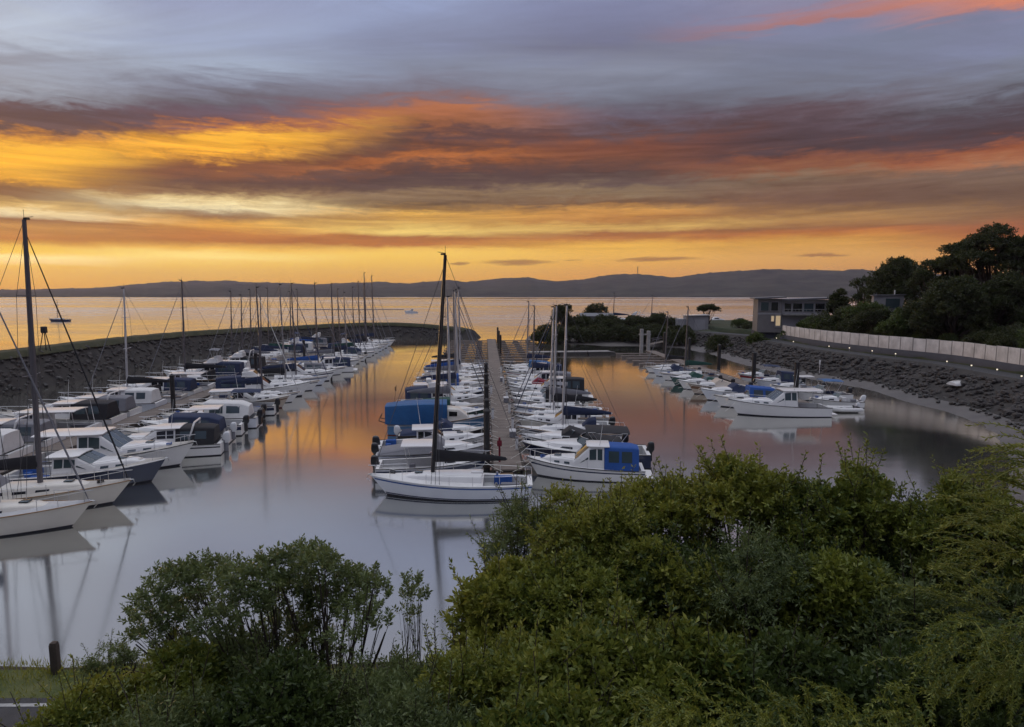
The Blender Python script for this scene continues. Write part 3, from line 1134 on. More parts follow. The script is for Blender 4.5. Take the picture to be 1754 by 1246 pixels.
def lifelines(root, H):
    m = MB()
    for s in (1, -1):
        P = [H.pt(u, 1, s, -.05) + Vector((0, 0, .6)) for u in (.04, .2, .36, .5, .64)]
        m.tube(P, .012, 4)
        for p in P:
            m.tube([p, p - Vector((0, 0, .6))], .014, 4)
    P = [H.pt(.04, 1, 1, -.05) + Vector((0, 0, .6)), H.pt(0, 1, 1, -.15) + Vector((.05, 0, .62)), H.pt(0, 1, -1, -.15) + Vector((.05, 0, .62)), H.pt(.04, 1, -1, -.05) + Vector((0, 0, .6))]
    m.tube(P, .018, 5)
    m.build('guard_rail', M_STEEL, root)


def outboard(root, x, y, z, mc, s=1.0, tilt=0.0):
    m = MB()
    rings = []
    for zz, lx, ly, xo in ((-.10, .15, .11, .02), (.0, .21, .14, 0), (.12, .25, .16, -.01), (.34, .24, .155, -.02), (.50, .20, .14, -.035), (.58, .13, .10, -.05), (.60, .05, .04, -.05)):
        ring = []
        for k in range(10):
            a = 2 * math.pi * k / 10
            ring.append((x - .05 + (xo + lx * math.copysign(abs(math.cos(a)) ** .5, math.cos(a))) * s + tilt * zz * -.6, y + ly * s * math.copysign(abs(math.sin(a)) ** .5, math.sin(a)), z + zz * s))
        rings.append(ring)
    m.loft(rings, True, True, True)
    o = m.build('outboard_cowling', mc, root, 50)
    m = MB()
    m.rbox((x - .03 + tilt * .25, y, z - .36 * s), (.26 * s, .15 * s, .62 * s), .03)
    m.box((x + .14, y, z + .02), (.22, .30 * s, .26 * s))
    m.build('outboard_leg', mc if mc is not M_OUTW else M_CGREY, root)


def fenders(root, H, us, sides=(1, -1)):
    for u in us:
        for s in sides:
            p = H.pt(u, .8, s, .12)
            m = MB()
            m.tube([p + Vector((0, 0, .02)), p - Vector((0, 0, .06)), p - Vector((0, 0, .42)), p - Vector((0, 0, .5))], [.03, .105, .105, .03], 8)
            m.build('fender', M_FEND, root)


def clutter(root, H, uc, sole, rr_):
    """loose gear: cushions, a coil of rope, a can or crate, an anchor on the bow"""
    wid = min(.22, H.B * .09)
    for s in (1, -1):
        if rr_.random() < .6:
            u = rr_.uniform(.10, uc - .08)
            MB().rbox((H.x(u), s * (H.b(u) - wid - .32), sole + .30), (H.L * rr_.uniform(.08, .14), .42, .5), .06).build('bench', rr_.choice((M_CNAVY, M_CWHITE, M_CGREY, M_CBLUE)), root)
    if rr_.random() < .7:
        u, y = rr_.uniform(.82, .9), rr_.uniform(-.1, .1)
        c = Vector((H.x(u), y * H.B, H.sheer(u) + .10))
        MB().tube([c + Vector((.17 * math.cos(a), .17 * math.sin(a), .012 * k)) for k, a in enumerate([j * .9 for j in range(16)])], .03, 5).build('rope_coil', rr_.choice((M_GELW, M_CBLUE, M_CBLK)), root)
    if rr_.random() < .5:
        u = rr_.uniform(.05, uc - .05)
        MB().rbox((H.x(u), rr_.uniform(-.2, .2) * H.B, sole + .2), (.4, .35, .4), .03).build('crate', rr_.choice((M_REDH, M_CBLUE, M_TEAK, M_CGREY)), root)
    p = H.pt(1, 1, 1, 0)
    m = MB().tube([p + Vector((-.35, 0, .06)), p + Vector((.14, 0, .05)), p + Vector((.2, 0, -.16))], [.03, .03, .02], 5)
    m.slab([p + Vector((.20, -.13, -.20)), p + Vector((.20, .13, -.20)), p + Vector((.05, 0, -.36))], (1, 0, .2), .03)
    m.build('anchor', M_STEEL, root)
    # two mooring lines made off at the bow
    for s in (1, -1):
        a, b = H.pt(.93, 1, s, -.05), H.pt(.93, 1, s, -.05) + Vector((1.4, s * .9, -H.sheer(.93) + .55))
        MB().tube([a, a.lerp(b, .5) - Vector((0, 0, .10)), b], .016, 4).build('mooring_line', M_GELW, root)


BOAT_RNG = random.Random(99)


def sheet_canopy(root, x0, x1, w, z0, z1, m_, zr, name='bimini', t=.03, sag=.10):
    """arched fabric top carried on tubes"""
    m = MB()
    rings = []
    for k in range(6):
        f = k / 5
        x = x0 + (x1 - x0) * f
        z = z0 + (z1 - z0) * f - .05 * math.cos(math.pi * f) ** 2 + .05
        rings.append([(x, w * q, z - sag * q ** 4 - sag * .5 * q * q) for q in (-1, -.85, -.5, 0, .5, .85, 1)] + [(x, w * q, z - t - sag * q ** 4 - sag * .5 * q * q) for q in (1, .85, .5, 0, -.5, -.85, -1)])
    m.loft(rings, True, True, True)
    o = m.build(name, m_, root, 50)
    for s in (1, -1):
        m = MB()
        xm = (x0 + x1) / 2
        for xe, ze in ((x0 + .05 * (x1 - x0), z0), (x1 - .05 * (x1 - x0), z1)):
            m.tube([(xm * .75 + xe * .25, s * w * .98, zr), (xe, s * w * .98, ze - sag * 1.4)], .02, 5)
        m.tube([(x0 + .05 * (x1 - x0), s * w * .98, z0 - sag * 1.4), (x1 - .05 * (x1 - x0), s * w * .98, z1 - sag * 1.4)], .02, 5)
        m.build('canopy_frame', M_STEEL, root)
    return o


def antenna(root, x, y, z, h, m_=None, name='antenna'):
    MB().tube([(x, y, z), (x - h * .12, y, z + h)], [.022, .010], 5).build(name, m_ or M_CWHITE, root)


def aft_canvas(root, xa, xf, zb, ztf, zta, wb, wt, m_, clears=True, name='canopy'):
    c = Cabin([(xa, zb, zta, wb * .94, wt * .80), (xa + (xf - xa) * .22, zb, zta + (ztf - zta) * .65, wb, wt * .96), (xf, zb, ztf, wb, wt)], .10, .05)
    o = c.build(root, name, m_)
    if clears:
        n = 2
        for k in range(n):
            a = xa + (xf - xa) * (.20 + .38 * k)
            b = a + (xf - xa) * .30
            c.side_window(root, a, b, .38, .90, M_GLASSB, name='clear_panel')
    return c


# ---- the kinds of boat.  Each returns its root; bow along +x, waterline z = 0
def boat_root(name):
    return empty(name, (0, 0, 0))


def cruiser(L=9.5, mh=M_GEL, mbot=M_ANTI, canvas=M_CNAVY, fly=False, stripe=None, hard=1.35, deck=M_DECK, aft='canvas', arch=False, glass=M_GLASS, radar=False, name='motor_cruiser', outb=None, top=M_GEL, bimini=None, rails=True, fend=True):
    root = boat_root(name)
    B = L * .335
    H = Hull(L, B, L * .092 + .05, L * .135 + .22, .90, 2.5, .10)
    uc = .34
    hull_parts(root, H, mh, mbot, deck, uc, .42, stripe, rub=M_BLK if mh in (M_GEL, M_GELW, M_GELB) else M_GEL)
    zd = H.sheer(.5)
    xa, xw, xt = H.x(.34), H.x(.60), H.x(.505)
    wc = B * .40
    # low forward coachroof
    xf0, xf1 = H.x(.57), H.x(.88)
    c1 = Cabin([(xf1, H.sheer(.88) - .02, H.sheer(.88) + .05, H.b(.88) * .35, H.b(.88) * .30), (H.x(.80), H.sheer(.80) - .03, H.sheer(.8) + .30, H.b(.8) * .62, H.b(.8) * .52),
                (H.x(.70), H.sheer(.70) - .03, H.sheer(.7) + .40, H.b(.7) * .72, H.b(.7) * .62), (xf0, H.sheer(.57) - .03, H.sheer(.57) + .46, wc * .98, wc * .88)], .10, .06)
    c1.build(root, 'coachroof', top)
    for k in range(2):
        x0 = H.x(.63 + .085 * k)
        c1.side_window(root, x0, x0 + L * .045, .35, .75, glass, name='portlight')
    MB().rbox((H.x(.73), 0, H.sheer(.73) + .47), (.5, .5, .07), .03).build('hatch', M_GLASSB, root)
    # wheelhouse with raked screen
    zt = zd + hard
    c2 = Cabin([(xw + .02, zd - .05, zd + .34, wc, wc * .92), (xt - .25 * hard, zd - .05, zt - .05, wc, wc * .82), (xt - .35 * hard - .1, zd - .05, zt, wc, wc * .80), (xa, H.sheer(.34) - .05, zt - .02, wc * .98, wc * .80)], .12, .07)
    c2.build(root, 'wheelhouse', top)
    c2.screen(root, xw + .02, xt - .25 * hard, glass, 3, .06)
    xs = xt - .25 * hard
    c2.side_window(root, xs + .10, xw - .45, .50, .62, glass, xs + .10, xs + .18)
    xm = (xs + xa) / 2
    c2.side_window(root, xm + .04, xs + .02, .44, .96, glass)
    c2.side_window(root, xa + .12, xm - .04, .44, .96, glass)
    # roof brim
    m = MB()
    rg = []
    for x, k in ((xs + .22, .74), (xs - .05, .90), (xm, .92), (xa - .35, .90)):
        rg.append([(x, wc * k * q, zt + .07 - .06 * q * q) for q in (-1, -.6, 0, .6, 1)] + [(x, wc * k * q, zt + .02 - .06 * q * q) for q in (1, .6, 0, -.6, -1)])
    m.loft(rg, True, True, True).build('roof', top, root, 50)
    if aft == 'canvas':
        aft_canvas(root, H.x(.05), xa - .02, H.sheer(.15) - .02, zt - .04, zt - .18, B * .43, wc * .84, canvas)
    elif aft == 'hardtop':
        m = MB()
        rg = []
        for x, k in ((xa - .30, .90), (H.x(.18), .92), (H.x(.08), .86)):
            rg.append([(x, wc * k * q, zt + .06 - .06 * q * q) for q in (-1, -.6, 0, .6, 1)] + [(x, wc * k * q, zt + .0 - .06 * q * q) for q in (1, .6, 0, -.6, -1)])
        m.loft(rg, True, True, True).build('cockpit_roof', top, root, 50)
        m = MB()
        for s in (1, -1):
            m.tube([(H.x(.10), s * wc * .8, zt), (H.x(.08), s * wc * .86, H.sheer(.1))], .03, 6)
        m.build('roof_post', M_STEEL, root)
    if fly:
        zf = zt + .05
        xf_, xr = xs - .15, xa - .3
        c3 = Cabin([(xf_, zf - .02, zf + .10, wc * .62, wc * .55), (xf_ - .45, zf - .02, zf + .52, wc * .74, wc * .72), (xr, zf - .02, zf + .46, wc * .78, wc * .78)], .06, .0)
        c3.build(root, 'flybridge', top)
        c3.screen(root, xf_, xf_ - .45, glass, 3, .05, 'fly_windscreen')
        m = MB().rbox((xf_ - 1.25, 0, zf + .62), (.55, wc * 1.1, .38), .08)
        m.build('fly_seat', M_CWHITE, root)
        if bimini is not None:
            sheet_canopy(root, xr - .2, xf_ - .5, wc * .78, zf + 1.75, zf + 1.85, bimini, zf + .4)
    if arch:
        m = MB()
        xA = H.x(.22)
        zA = zt + (.95 if fly else .35)
        m.tube([(xA + .3, wc * .95, H.sheer(.2)), (xA - .15, wc * .86, zA - .25), (xA - .2, wc * .7, zA), (xA - .2, -wc * .7, zA), (xA - .15, -wc * .86, zA - .25), (xA + .3, -wc * .95, H.sheer(.2))], .075, 6)
        m.build('radar_arch', top, root)
    if radar:
        zr = zt + (.95 if fly else .12)
        m = MB().tube([(xa + .2, 0, zr), (xa + .2, 0, zr + .35), (xa + .2, 0, zr + .38), (xa + .2, 0, zr + .55), (xa + .2, 0, zr + .6)], [.05, .05, .30, .30, .12], 10)
        m.build('radar', M_GEL, root)
    antenna(root, xa + .3, wc * .7, zt, 2.2)
    if outb is not None:
        outboard(root, H.x(0) - .12, 0, H.sheer(0) - .08, outb, 1.25)
    else:
        MB().rbox((H.x(0) - .28, 0, .28), (.66, B * .80, .07), .03).build('swim_platform', deck, root)
    if rails:
        pulpit(root, H, .48, .58)
    if fend:
        fenders(root, H, (.3, .55))
    root['L'] = L
    return root


def runabout(L=6.0, mh=M_GEL, canvas=M_CNAVY, cover='camper', outb=M_OUTB, stripe=None, tilt=0.0, twin=False, name='runabout', deck=M_DECK, cuddy=True):
    root = boat_root(name)
    B = L * .38
    H = Hull(L, B, L * .10 + .12, L * .13 + .28, .92, 2.6, .11)
    hull_parts(root, H, mh, M_ANTI, deck, .50, .38, stripe, stripe_h=(.55, .85))
    z = H.sheer(.55)
    wc = B * .38
    c = Cabin([(H.x(.88), H.sheer(.88) - .02, H.sheer(.88) + .04, H.b(.88) * .4, H.b(.88) * .35), (H.x(.74), H.sheer(.74) - .03, H.sheer(.74) + .30, H.b(.74) * .70, H.b(.74) * .58),
               (H.x(.56), H.sheer(.56) - .03, H.sheer(.56) + .42, wc, wc * .88), (H.x(.50), z - .05, z + .42, wc, wc * .88)], .09, .06)
    c.build(root, 'cuddy', M_GEL)
    c.side_window(root, H.x(.60), H.x(.70), .3, .75, M_GLASS, H.x(.60), H.x(.68))
    # framed windscreen
    zb = z + .40
    for k, (y0, y1) in enumerate(((-.95, -.34), (-.31, .31), (.34, .95))):
        m = MB()
        xo = [H.x(.575) - .42 * abs(q) ** 2.0 * wc for q in (y0, y1)]
        P = [(xo[0], y0 * wc, zb), (xo[1], y1 * wc, zb), (xo[1] - .38, y1 * wc * .92, zb + .46), (xo[0] - .38, y0 * wc * .92, zb + .46)]
        m.slab(P, (1, 0, .6), .012).build('windscreen', M_GLASSB, root, 0)
    m = MB()
    m.tube([(H.x(.575) - .42 * abs(q) ** 2 * wc - .38, q * wc * .92, zb + .47) for q in (-.97, -.6, -.3, 0, .3, .6, .97)], .022, 5)
    m.build('screen_frame', M_STEEL, root)
    if cover == 'camper':
        aft_canvas(root, H.x(.08), H.x(.575) - .45, H.sheer(.2) - .01, zb + .95, zb + .45, B * .45, wc * .86, canvas)
    elif cover == 'flat':
        cc = Cabin([(H.x(.02), H.sheer(.02) - .04, H.sheer(.02) + .06, B * .44, B * .40), (H.x(.25), H.sheer(.25) - .04, H.sheer(.25) + .30, B * .485, B * .34), (H.x(.52), H.sheer(.52) - .04, zb + .50, B * .47, wc * .8), (H.x(.60), H.sheer(.6) - .02, zb + .02, wc * .95, wc * .8)], .08, .08)
        cc.build(root, 'boat_cover', canvas)
    elif cover == 'bimini':
        sheet_canopy(root, H.x(.16), H.x(.50), B * .40, zb + 1.05, zb + 1.12, canvas, H.sheer(.3))
    elif cover == 'hard':
        c2 = Cabin([(H.x(.575) - .40, z - .02, zb + .50, wc * .98, wc * .86), (H.x(.30), z - .10, zb + .90, wc, wc * .84)], .08, .05)
        m = MB()
        rg = [[(x, wc * .96 * q, zb + .98 - .05 * q * q) for q in (-1, -.5, 0, .5, 1)] + [(x, wc * .96 * q, zb + .92 - .05 * q * q) for q in (1, .5, 0, -.5, -1)] for x in (H.x(.22), H.x(.35), H.x(.52))]
        m.loft(rg, True, True, True).build('hardtop', M_GEL, root)
        m = MB()
        for s in (1, -1):
            for x0, x1 in ((H.x(.54) - .3, H.x(.50)), (H.x(.28), H.x(.25))):
                m.tube([(x0, s * wc * .9, z + .3 if x0 > 0 else H.sheer(.28)), (x1, s * wc * .9, zb + .92)], .025, 5)
        m.build('hardtop_frame', M_STEEL, root)
    else:
        for s in (1, -1):
            m = MB().rbox((H.x(.38), s * wc * .5, .75), (.45, .42, .75), .06)
            m.build('helm_seat', M_CWHITE, root)
    ys = (-.28, .28) if twin else (0,)
    for y in ys:
        outboard(root, H.x(0) - .10, y, H.sheer(0) - .05, outb, 1.15, tilt)
    pulpit(root, H, .62, .42)
    root['L'] = L
    return root


def yacht(L=9.5, mh=M_GEL, canvas=M_CNAVY, mast_h=13.0, mm=M_ALU, r=.095, furl=M_CGREY, stripe=M_NAVY, deck=M_DECK, dodger=None, mast_u=.58, name='sailing_yacht', boom=True, windows=3, mbot=M_ANTI, vane=True, rub=None, lean=0.0, long_boom=None, boot=None, lift=.95):
    root = boat_root(name)
    B = L * .30
    H = Hull(L, B, L * .070 + .25, L * .095 + .30, .62, 2.0, .10, True, .25)
    hull_parts(root, H, mh, mbot, deck, .30, .45, stripe, (.80, .88), boot, rub or M_TEAK)
    # coachroof: long, low, rounded at the fore end
    zc = lambda u: H.sheer(u)
    c = Cabin([(H.x(.80), zc(.80) - .02, zc(.80) + .06, H.b(.80) * .40, H.b(.80) * .34), (H.x(.75), zc(.75) - .02, zc(.75) + .22, H.b(.75) * .56, H.b(.75) * .46), (H.x(.66), zc(.66) - .03, zc(.66) + .33, H.b(.66) * .62, H.b(.66) * .52),
               (H.x(.50), zc(.50) - .03, zc(.50) + .40, H.b(.5) * .64, H.b(.5) * .54), (H.x(.31), zc(.31) - .03, zc(.31) + .46, H.b(.31) * .66, H.b(.31) * .56)], .09, .07)
    c.build(root, 'coachroof', M_GEL if mh is not M_GELW else M_GELW)
    for k in range(windows):
        x0 = H.x(.36 + .105 * k)
        c.side_window(root, x0, x0 + L * .062, .35, .75, M_GLASS, name='portlight')
    MB().rbox((H.x(.70), 0, zc(.70) + .40), (.48, .48, .07), .03).build('hatch', M_GLASSB, root)
    MB().rbox((H.x(.34), 0, zc(.34) + .55), (.75, .62, .06), .02).build('companion_slide', M_GEL, root)
    # spars
    xm = H.x(mast_u)
    zb = zc(mast_u) + .38
    tip = Vector((xm - .25 + lean, 0, mast_h))
    m = MB().tube([(xm, 0, zb - .05), (xm + (tip.x - xm) * .5, 0, (zb + mast_h) / 2), tip], [r, r, r * .72], 8)
    mast = m.build('mast', mm, root)
    m = MB()
    for f in (.42, .72):
        z = zb + (mast_h - zb) * f
        x = xm + (tip.x - xm) * f
        m.tube([(x - .12, B * .32, z + .05), (x, 0, z), (x - .12, -B * .32, z + .05)], .03, 5)
    m.build('spreaders', mm, mast)
    if vane:
        m = MB().tube([tip, tip + Vector((0, 0, .55))], .012, 4)
        m.tube([tip + Vector((-.05, 0, .1)), tip + Vector((.45, 0, .18))], .016, 4)
        m.box((tip.x + .12, 0, tip.z + .05), (.30, .10, .10))
        m.build('masthead_gear', M_BLK, mast)
    if boom:
        bl = long_boom or (xm - H.x(.12))
        z = zb + lift
        m = MB().tube([(xm - .1, 0, z), (xm - bl, 0, z + .12)], .065, 6)
        m.build('boom', mm, root)
        if canvas is not None:
            rings = []
            for k in range(7):
                f = k / 6
                x = xm - .02 - (bl - .1) * f
                hh = .62 * (1 - f) ** .8 + .22
                ww = .17 * (1 - .45 * f)
                zz = z + .12 * f - .10
                rings.append([(x, ww * math.sin(a) * (1 - .35 * (math.cos(a) < 0)), zz + hh * (.5 - .5 * math.cos(a))) for a in [2 * math.pi * j / 10 for j in range(10)]])
            MB().loft(rings, True, True, True).build('sail_cover', canvas, root, 60)
    m = MB()
    bow = H.pt(1, 1, 1, 0) + Vector((-.12, 0, .03))
    stn = Vector((H.x(.01), 0, zc(0) + .05))
    m.tube([tip, stn], .014, 4)
    for s in (1, -1):
        ch = H.pt(mast_u - .03, 1, s, -.08)
        for f in (.97, .72, .42):
            q = Vector((xm + (tip.x - xm) * f, 0, zb + (mast_h - zb) * f))
            if f > .9:
                k_ = .72
                e = Vector((xm + (tip.x - xm) * k_ - .12, s * B * .32, zb + (mast_h - zb) * k_ + .05))
                m.tube([q, e, ch], .014, 4)
            else:
                m.tube([q, ch + Vector((.25 if f > .5 else -.25, 0, 0))], .014, 4)
    m.build('rigging', M_WIRE, root)
    q = Vector((xm + (tip.x - xm) * .96, 0, zb + (mast_h - zb) * .96))
    if furl is not None:
        P = [q.lerp(bow, f) for f in (0, .08, .3, .6, .9, .97, 1)]
        MB().tube(P, [.014, .028, .036, .044, .05, .03, .014], 7).build('furled_headsail', furl, root)
    else:
        MB().tube([q, bow], .016, 4).build('forestay', M_WIRE, root)
    if dodger is not None:
        x0 = H.x(.27)
        Cabin([(x0 + L * .13, zc(.38) + .38, zc(.38) + .44, B * .24, B * .22), (x0 + L * .07, zc(.34) + .34, zc(.34) + 1.0, B * .30, B * .25), (x0, zc(.28) + .02, zc(.28) + 1.12, B * .34, B * .28)], .14, .06).build(root, 'spray_dodger', dodger)
    # tiller / wheel and winches
    MB().tube([(H.x(.10), 0, zc(.1) + .02), (H.x(.12), 0, zc(.1) + .45), (H.x(.20), 0, zc(.1) + .42)], .035, 6).build('tiller', M_TEAK, root)
    for s in (1, -1):
        MB().tube([(H.x(.22), s * H.b(.22) * .86, zc(.22)), (H.x(.22), s * H.b(.22) * .86, zc(.22) + .2)], [.09, .075], 8).build('winch', M_STEEL, root)
    pulpit(root, H, .79, .62)
    lifelines(root, H)
    root['L'] = L
    return root


def tarp_launch(L=8.8, name='covered_launch'):
    """old launch under a boxy blue tarpaulin"""
    root = boat_root(name)
    B = L * .33
    H = Hull(L, B, .95, 1.55, .72, 2.2, .08)
    hull_parts(root, H, M_BLUEH, M_ANTIR, M_DECKG, .30, .5, M_DECKG, (.86, .93), rub=M_TEAK)
    zt = 2.75
    c = Cabin([(H.x(-.02), 1.02, 2.55, B * .40, B * .36), (H.x(.16), 1.0, zt - .05, B * .50, B * .46), (H.x(.36), 1.0, zt, B * .52, B * .46), (H.x(.58), 1.12, zt - .02, B * .50, B * .46)], .05, .06)
    c.build(root, 'tarpaulin', M_TARP)
    c2 = Cabin([(H.x(.585), 1.15, 2.25, B * .36, B * .32), (H.x(.70), 1.2, 2.15, B * .33, B * .29), (H.x(.78), 1.3, 1.55, B * .27, B * .24)], .10, .06)
    c2.build(root, 'wheelhouse', M_GELW)
    c2.side_window(root, H.x(.60), H.x(.68), .45, .88, M_GLASS)
    MB().tube([(H.x(.16), B * .51, 1.42), (H.x(.58), B * .51, 1.52)], .045, 6).build('tarp_batten', M_CWHITE, root)
    m = MB()
    for s in (1, -1):
        m.tube([(H.x(0) - .1, s * .8, 1.05), (H.x(0) - .75, s * .7, 1.25), (H.x(0) - .8, 0, 1.3)], .04, 6)
    m.tube([(H.x(0) - .75, .7, 1.25), (H.x(0) - .6, .75, 1.7), (H.x(0) - .6, -.75, 1.7), (H.x(0) - .75, -.7, 1.25)], .03, 6)
    m.build('boarding_platform', M_WOODD, root)
    m = MB().tube([(H.x(.03), .9, 1.2), (H.x(.0) + .7, .9, 4.2)], .02, 5)
    m.box((H.x(0) + .62, .9, 3.85), (.14, .05, .4))
    m.build('flag_staff', M_TEAK, root)
    pulpit(root, H, .79, .55)
    root['L'] = L
    return root


def dinghy(L=3.4, tube_m=M_CGREY, outb=M_OUTB, name='inflatable_dinghy'):
    root = boat_root(name)
    w_ = L * .21
    P = [(-L / 2, w_, .30), (-L * .1, w_, .30), (L * .22, w_ * .92, .33), (L * .40, w_ * .55, .40), (L * .46, 0, .45), (L * .40, -w_ * .55, .40), (L * .22, -w_ * .92, .33), (-L * .1, -w_, .30), (-L / 2, -w_, .30)]
    P = [tuple(p) for p in catmull(P, .2)]
    MB().tube(P, .21, 8).build('tube', tube_m, root, 60)
    MB().add([(-L * .40, w_, .16), (L * .3, w_ * .7, .18), (L * .3, -w_ * .7, .18), (-L * .40, -w_, .16)], [(0, 1, 2, 3)]).build('floor', M_DECKG, root)
    MB().rbox((-L * .42, 0, .34), (.06, w_ * 1.9, .5), .02).build('transom', M_BLK, root)
    MB().rbox((-L * .05, 0, .42), (.25, w_ * 1.8, .05), .02).build('seat', M_DECKG, root)
    outboard(root, -L * .42 - .12, 0, .48, outb, .85)
    root['L'] = L
    return root


def copy_tree(o, parent=None):
    c = o.copy()
    COL.objects.link(c)
    c.parent = parent
    for ch in o.children:
        copy_tree(ch, c)
    return c


def place(root, stem, heading, label, cat, group, dz=0.0, lines=False):
    """stem: world xy of the bow end at the waterline; heading: direction the bow points (radians from +x)"""
    L = root['L']
    del root['L']
    if not lines:
        for ch in [c_ for c_ in root.children if c_.name.startswith('mooring_line')]:
            bpy.data.objects.remove(ch)
    d = Vector((math.cos(heading), math.sin(heading), 0))
    c = Vector((stem[0], stem[1], dz)) - d * (L * .44)
    root.location = c
    root.rotation_euler = (random.uniform(-.008, .008), random.uniform(-.006, .006), heading)
    tag(root, label, cat, group)
    return root
# ------------------------------------------------------------------ docks
SL = -0.0416


def xc(y):
    return -0.3 + SL * (y - 43.7)


def xl(y):
    return -35.2 + SL * (y - 45)


def xr(y):
    return 31.8 - 0.05 * (y - 64.6)


def axis_angle(sl):
    return math.atan2(1.0, sl) - math.pi / 2


def pontoon(name, xf, sl, y0, y1, wid, label, step, fingers, flen, brd=M_PONT):
    root = empty(name, (0, 0, 0))
    an = axis_angle(sl)
    pm = MB().rbox((0, 0, 0), (wid, step - .035, .10), .015).mesh('deck_panel', brd, 30)
    n = int((y1 - y0) / step)
    for k in range(n):
        y = y0 + (k + .5) * step
        o_ = link('deck_panel', pm, root, (xf(y), y, .50 + random.uniform(-.006, .006)), an)
    # floats and side beams
    for k in range(0, int((y1 - y0) / 6)):
        y = y0 + 3 + k * 6
        m = MB().rbox((0, 0, .12), (wid * .86, 5.4, .56), .05)
        o_ = m.build('float', M_PONTS, root)
        o_.location = (xf(y), y, 0)
        o_.rotation_euler = (0, 0, an)
    for s in (-1, 1):
        m = MB().box((0, 0, 0), (.12, (y1 - y0) / math.cos(an), .22))
        o_ = m.build('side_beam', M_WOODD, root)
        ym = (y0 + y1) / 2
        o_.location = (xf(ym) + s * (wid / 2 + .07), ym, .43)
        o_.rotation_euler = (0, 0, an)
    fm = {}
    for y, s, fl in fingers:
        key = fl
        if key not in fm:
            m = MB().rbox((fl / 2, 0, .44), (fl, .75, .10), .02)
            m.box((fl / 2, .33, .34), (fl, .09, .10)).box((fl / 2, -.33, .34), (fl, .09, .10))
            for q in (.2, .55, .9):
                m.rbox((fl * q, 0, .12), (1.2, .66, .50), .04)
            fm[key] = m.mesh('finger', M_PONT, 30)
        link('finger', fm[key], root, (xf(y) + s * (wid / 2 + .13), y, 0), an + (0 if s > 0 else math.pi))
    tag(root, label, 'pontoon')
    return root


random.seed(21)
fc = []
for y in np.arange(45, 104, 7.2):
    fc += [(float(y), -1, 7.5), (float(y), 1, 6.0)]
for y in np.arange(106, 164, 4.6):
    fc += [(float(y), -1, 9.0)]
for y in np.arange(101, 164, 5.0):
    fc += [(float(y), 1, 9.0)]
pontoon('central_pontoon', xc, SL, 42.6, 166, 1.95, 'long central floating walkway with boats moored along both its sides', 1.2, fc, 7)
pontoon('breakwater_pontoon', xl, SL, 40, 156, 2.0, 'floating walkway between the two rows of boats nearest the breakwater', 2.4, [(float(y), s, 7.0) for y in np.arange(44, 154, 8.4) for s in (1, -1)], 7)
pontoon('embankment_pontoon', xr, -0.05, 67, 132, 1.9, 'floating dock for the small boats nearest the stone embankment', 2.4, [(float(y), -1, 7.0) for y in np.arange(104, 131, 4.6)] + [(float(y), -1, 5.5) for y in np.arange(66, 102, 8.2)], 7)
# long dock across the far end with its pale walkway
p0, p1 = G(905, 608), G(1062, 606)
mb = empty('cross_pontoon', (0, 0, 0))
vec = p1 - p0
an = math.atan2(vec.y, vec.x)
pm = MB().rbox((0, 0, 0), (2.36, 2.4, .12), .02).mesh('deck_panel', M_CONC, 30)
for k in range(int(vec.length / 2.4)):
    q = p0 + vec.normalized() * (2.4 * (k + .5))
    link('deck_panel', pm, mb, (q.x, q.y, .55), an)
for k in range(int(vec.length / 6)):
    q = p0 + vec.normalized() * (6 * k + 3)
    o_ = MB().rbox((0, 0, .12), (5.6, 2.2, .6), .05).build('float', M_PONTS, mb)
    o_.location = (q.x, q.y, 0)
    o_.rotation_euler = (0, 0, an)
tag(mb, 'pale cross dock floating in front of the spit', 'pontoon')

# piles
PILE_ME = MB().tube([(0, 0, -1.5), (0, 0, 4.0), (0, 0, 4.02)], [.20, .19, .19], 12).mesh('pile_shaft', M_PILE, 60)
CAP_ME = MB().tube([(0, 0, 3.98), (0, 0, 4.06), (0, 0, 4.24)], [.215, .215, .03], 12).mesh('pile_cap', M_PILE, 30)
COLL_ME = MB().tube([(0, 0, .42), (0, 0, .62)], [.30, .30], 12).mesh('pile_collar', M_WOODD, 30)
ORD = ['nearest', 'second nearest', 'third nearest', 'fourth nearest', 'fifth nearest', 'sixth nearest', 'seventh nearest', 'eighth nearest', 'ninth nearest', 'tenth nearest', 'eleventh nearest', 'twelfth nearest', 'thirteenth nearest', 'fourteenth nearest', 'fifteenth nearest', 'sixteenth nearest', 'seventeenth nearest', 'eighteenth nearest', 'nineteenth nearest', 'twentieth nearest',
       'twenty-first nearest', 'twenty-second nearest', 'twenty-third nearest', 'twenty-fourth nearest', 'twenty-fifth nearest', 'twenty-sixth nearest', 'twenty-seventh nearest', 'twenty-eighth nearest', 'twenty-ninth nearest', 'thirtieth nearest', 'thirty-first nearest', 'thirty-second nearest', 'thirty-third nearest']


def pile(x, y, label, h=1.0, group='mooring piles', wd=1.12):
    r_ = empty('mooring_pile', (x, y, 0))
    for nm, me_ in (('shaft', PILE_ME), ('cap', CAP_ME), ('collar', COLL_ME)):
        o_ = link(nm, me_, r_)
        if nm != 'collar':
            o_.scale = (wd, wd, h)
    tag(r_, label, 'pile', group)


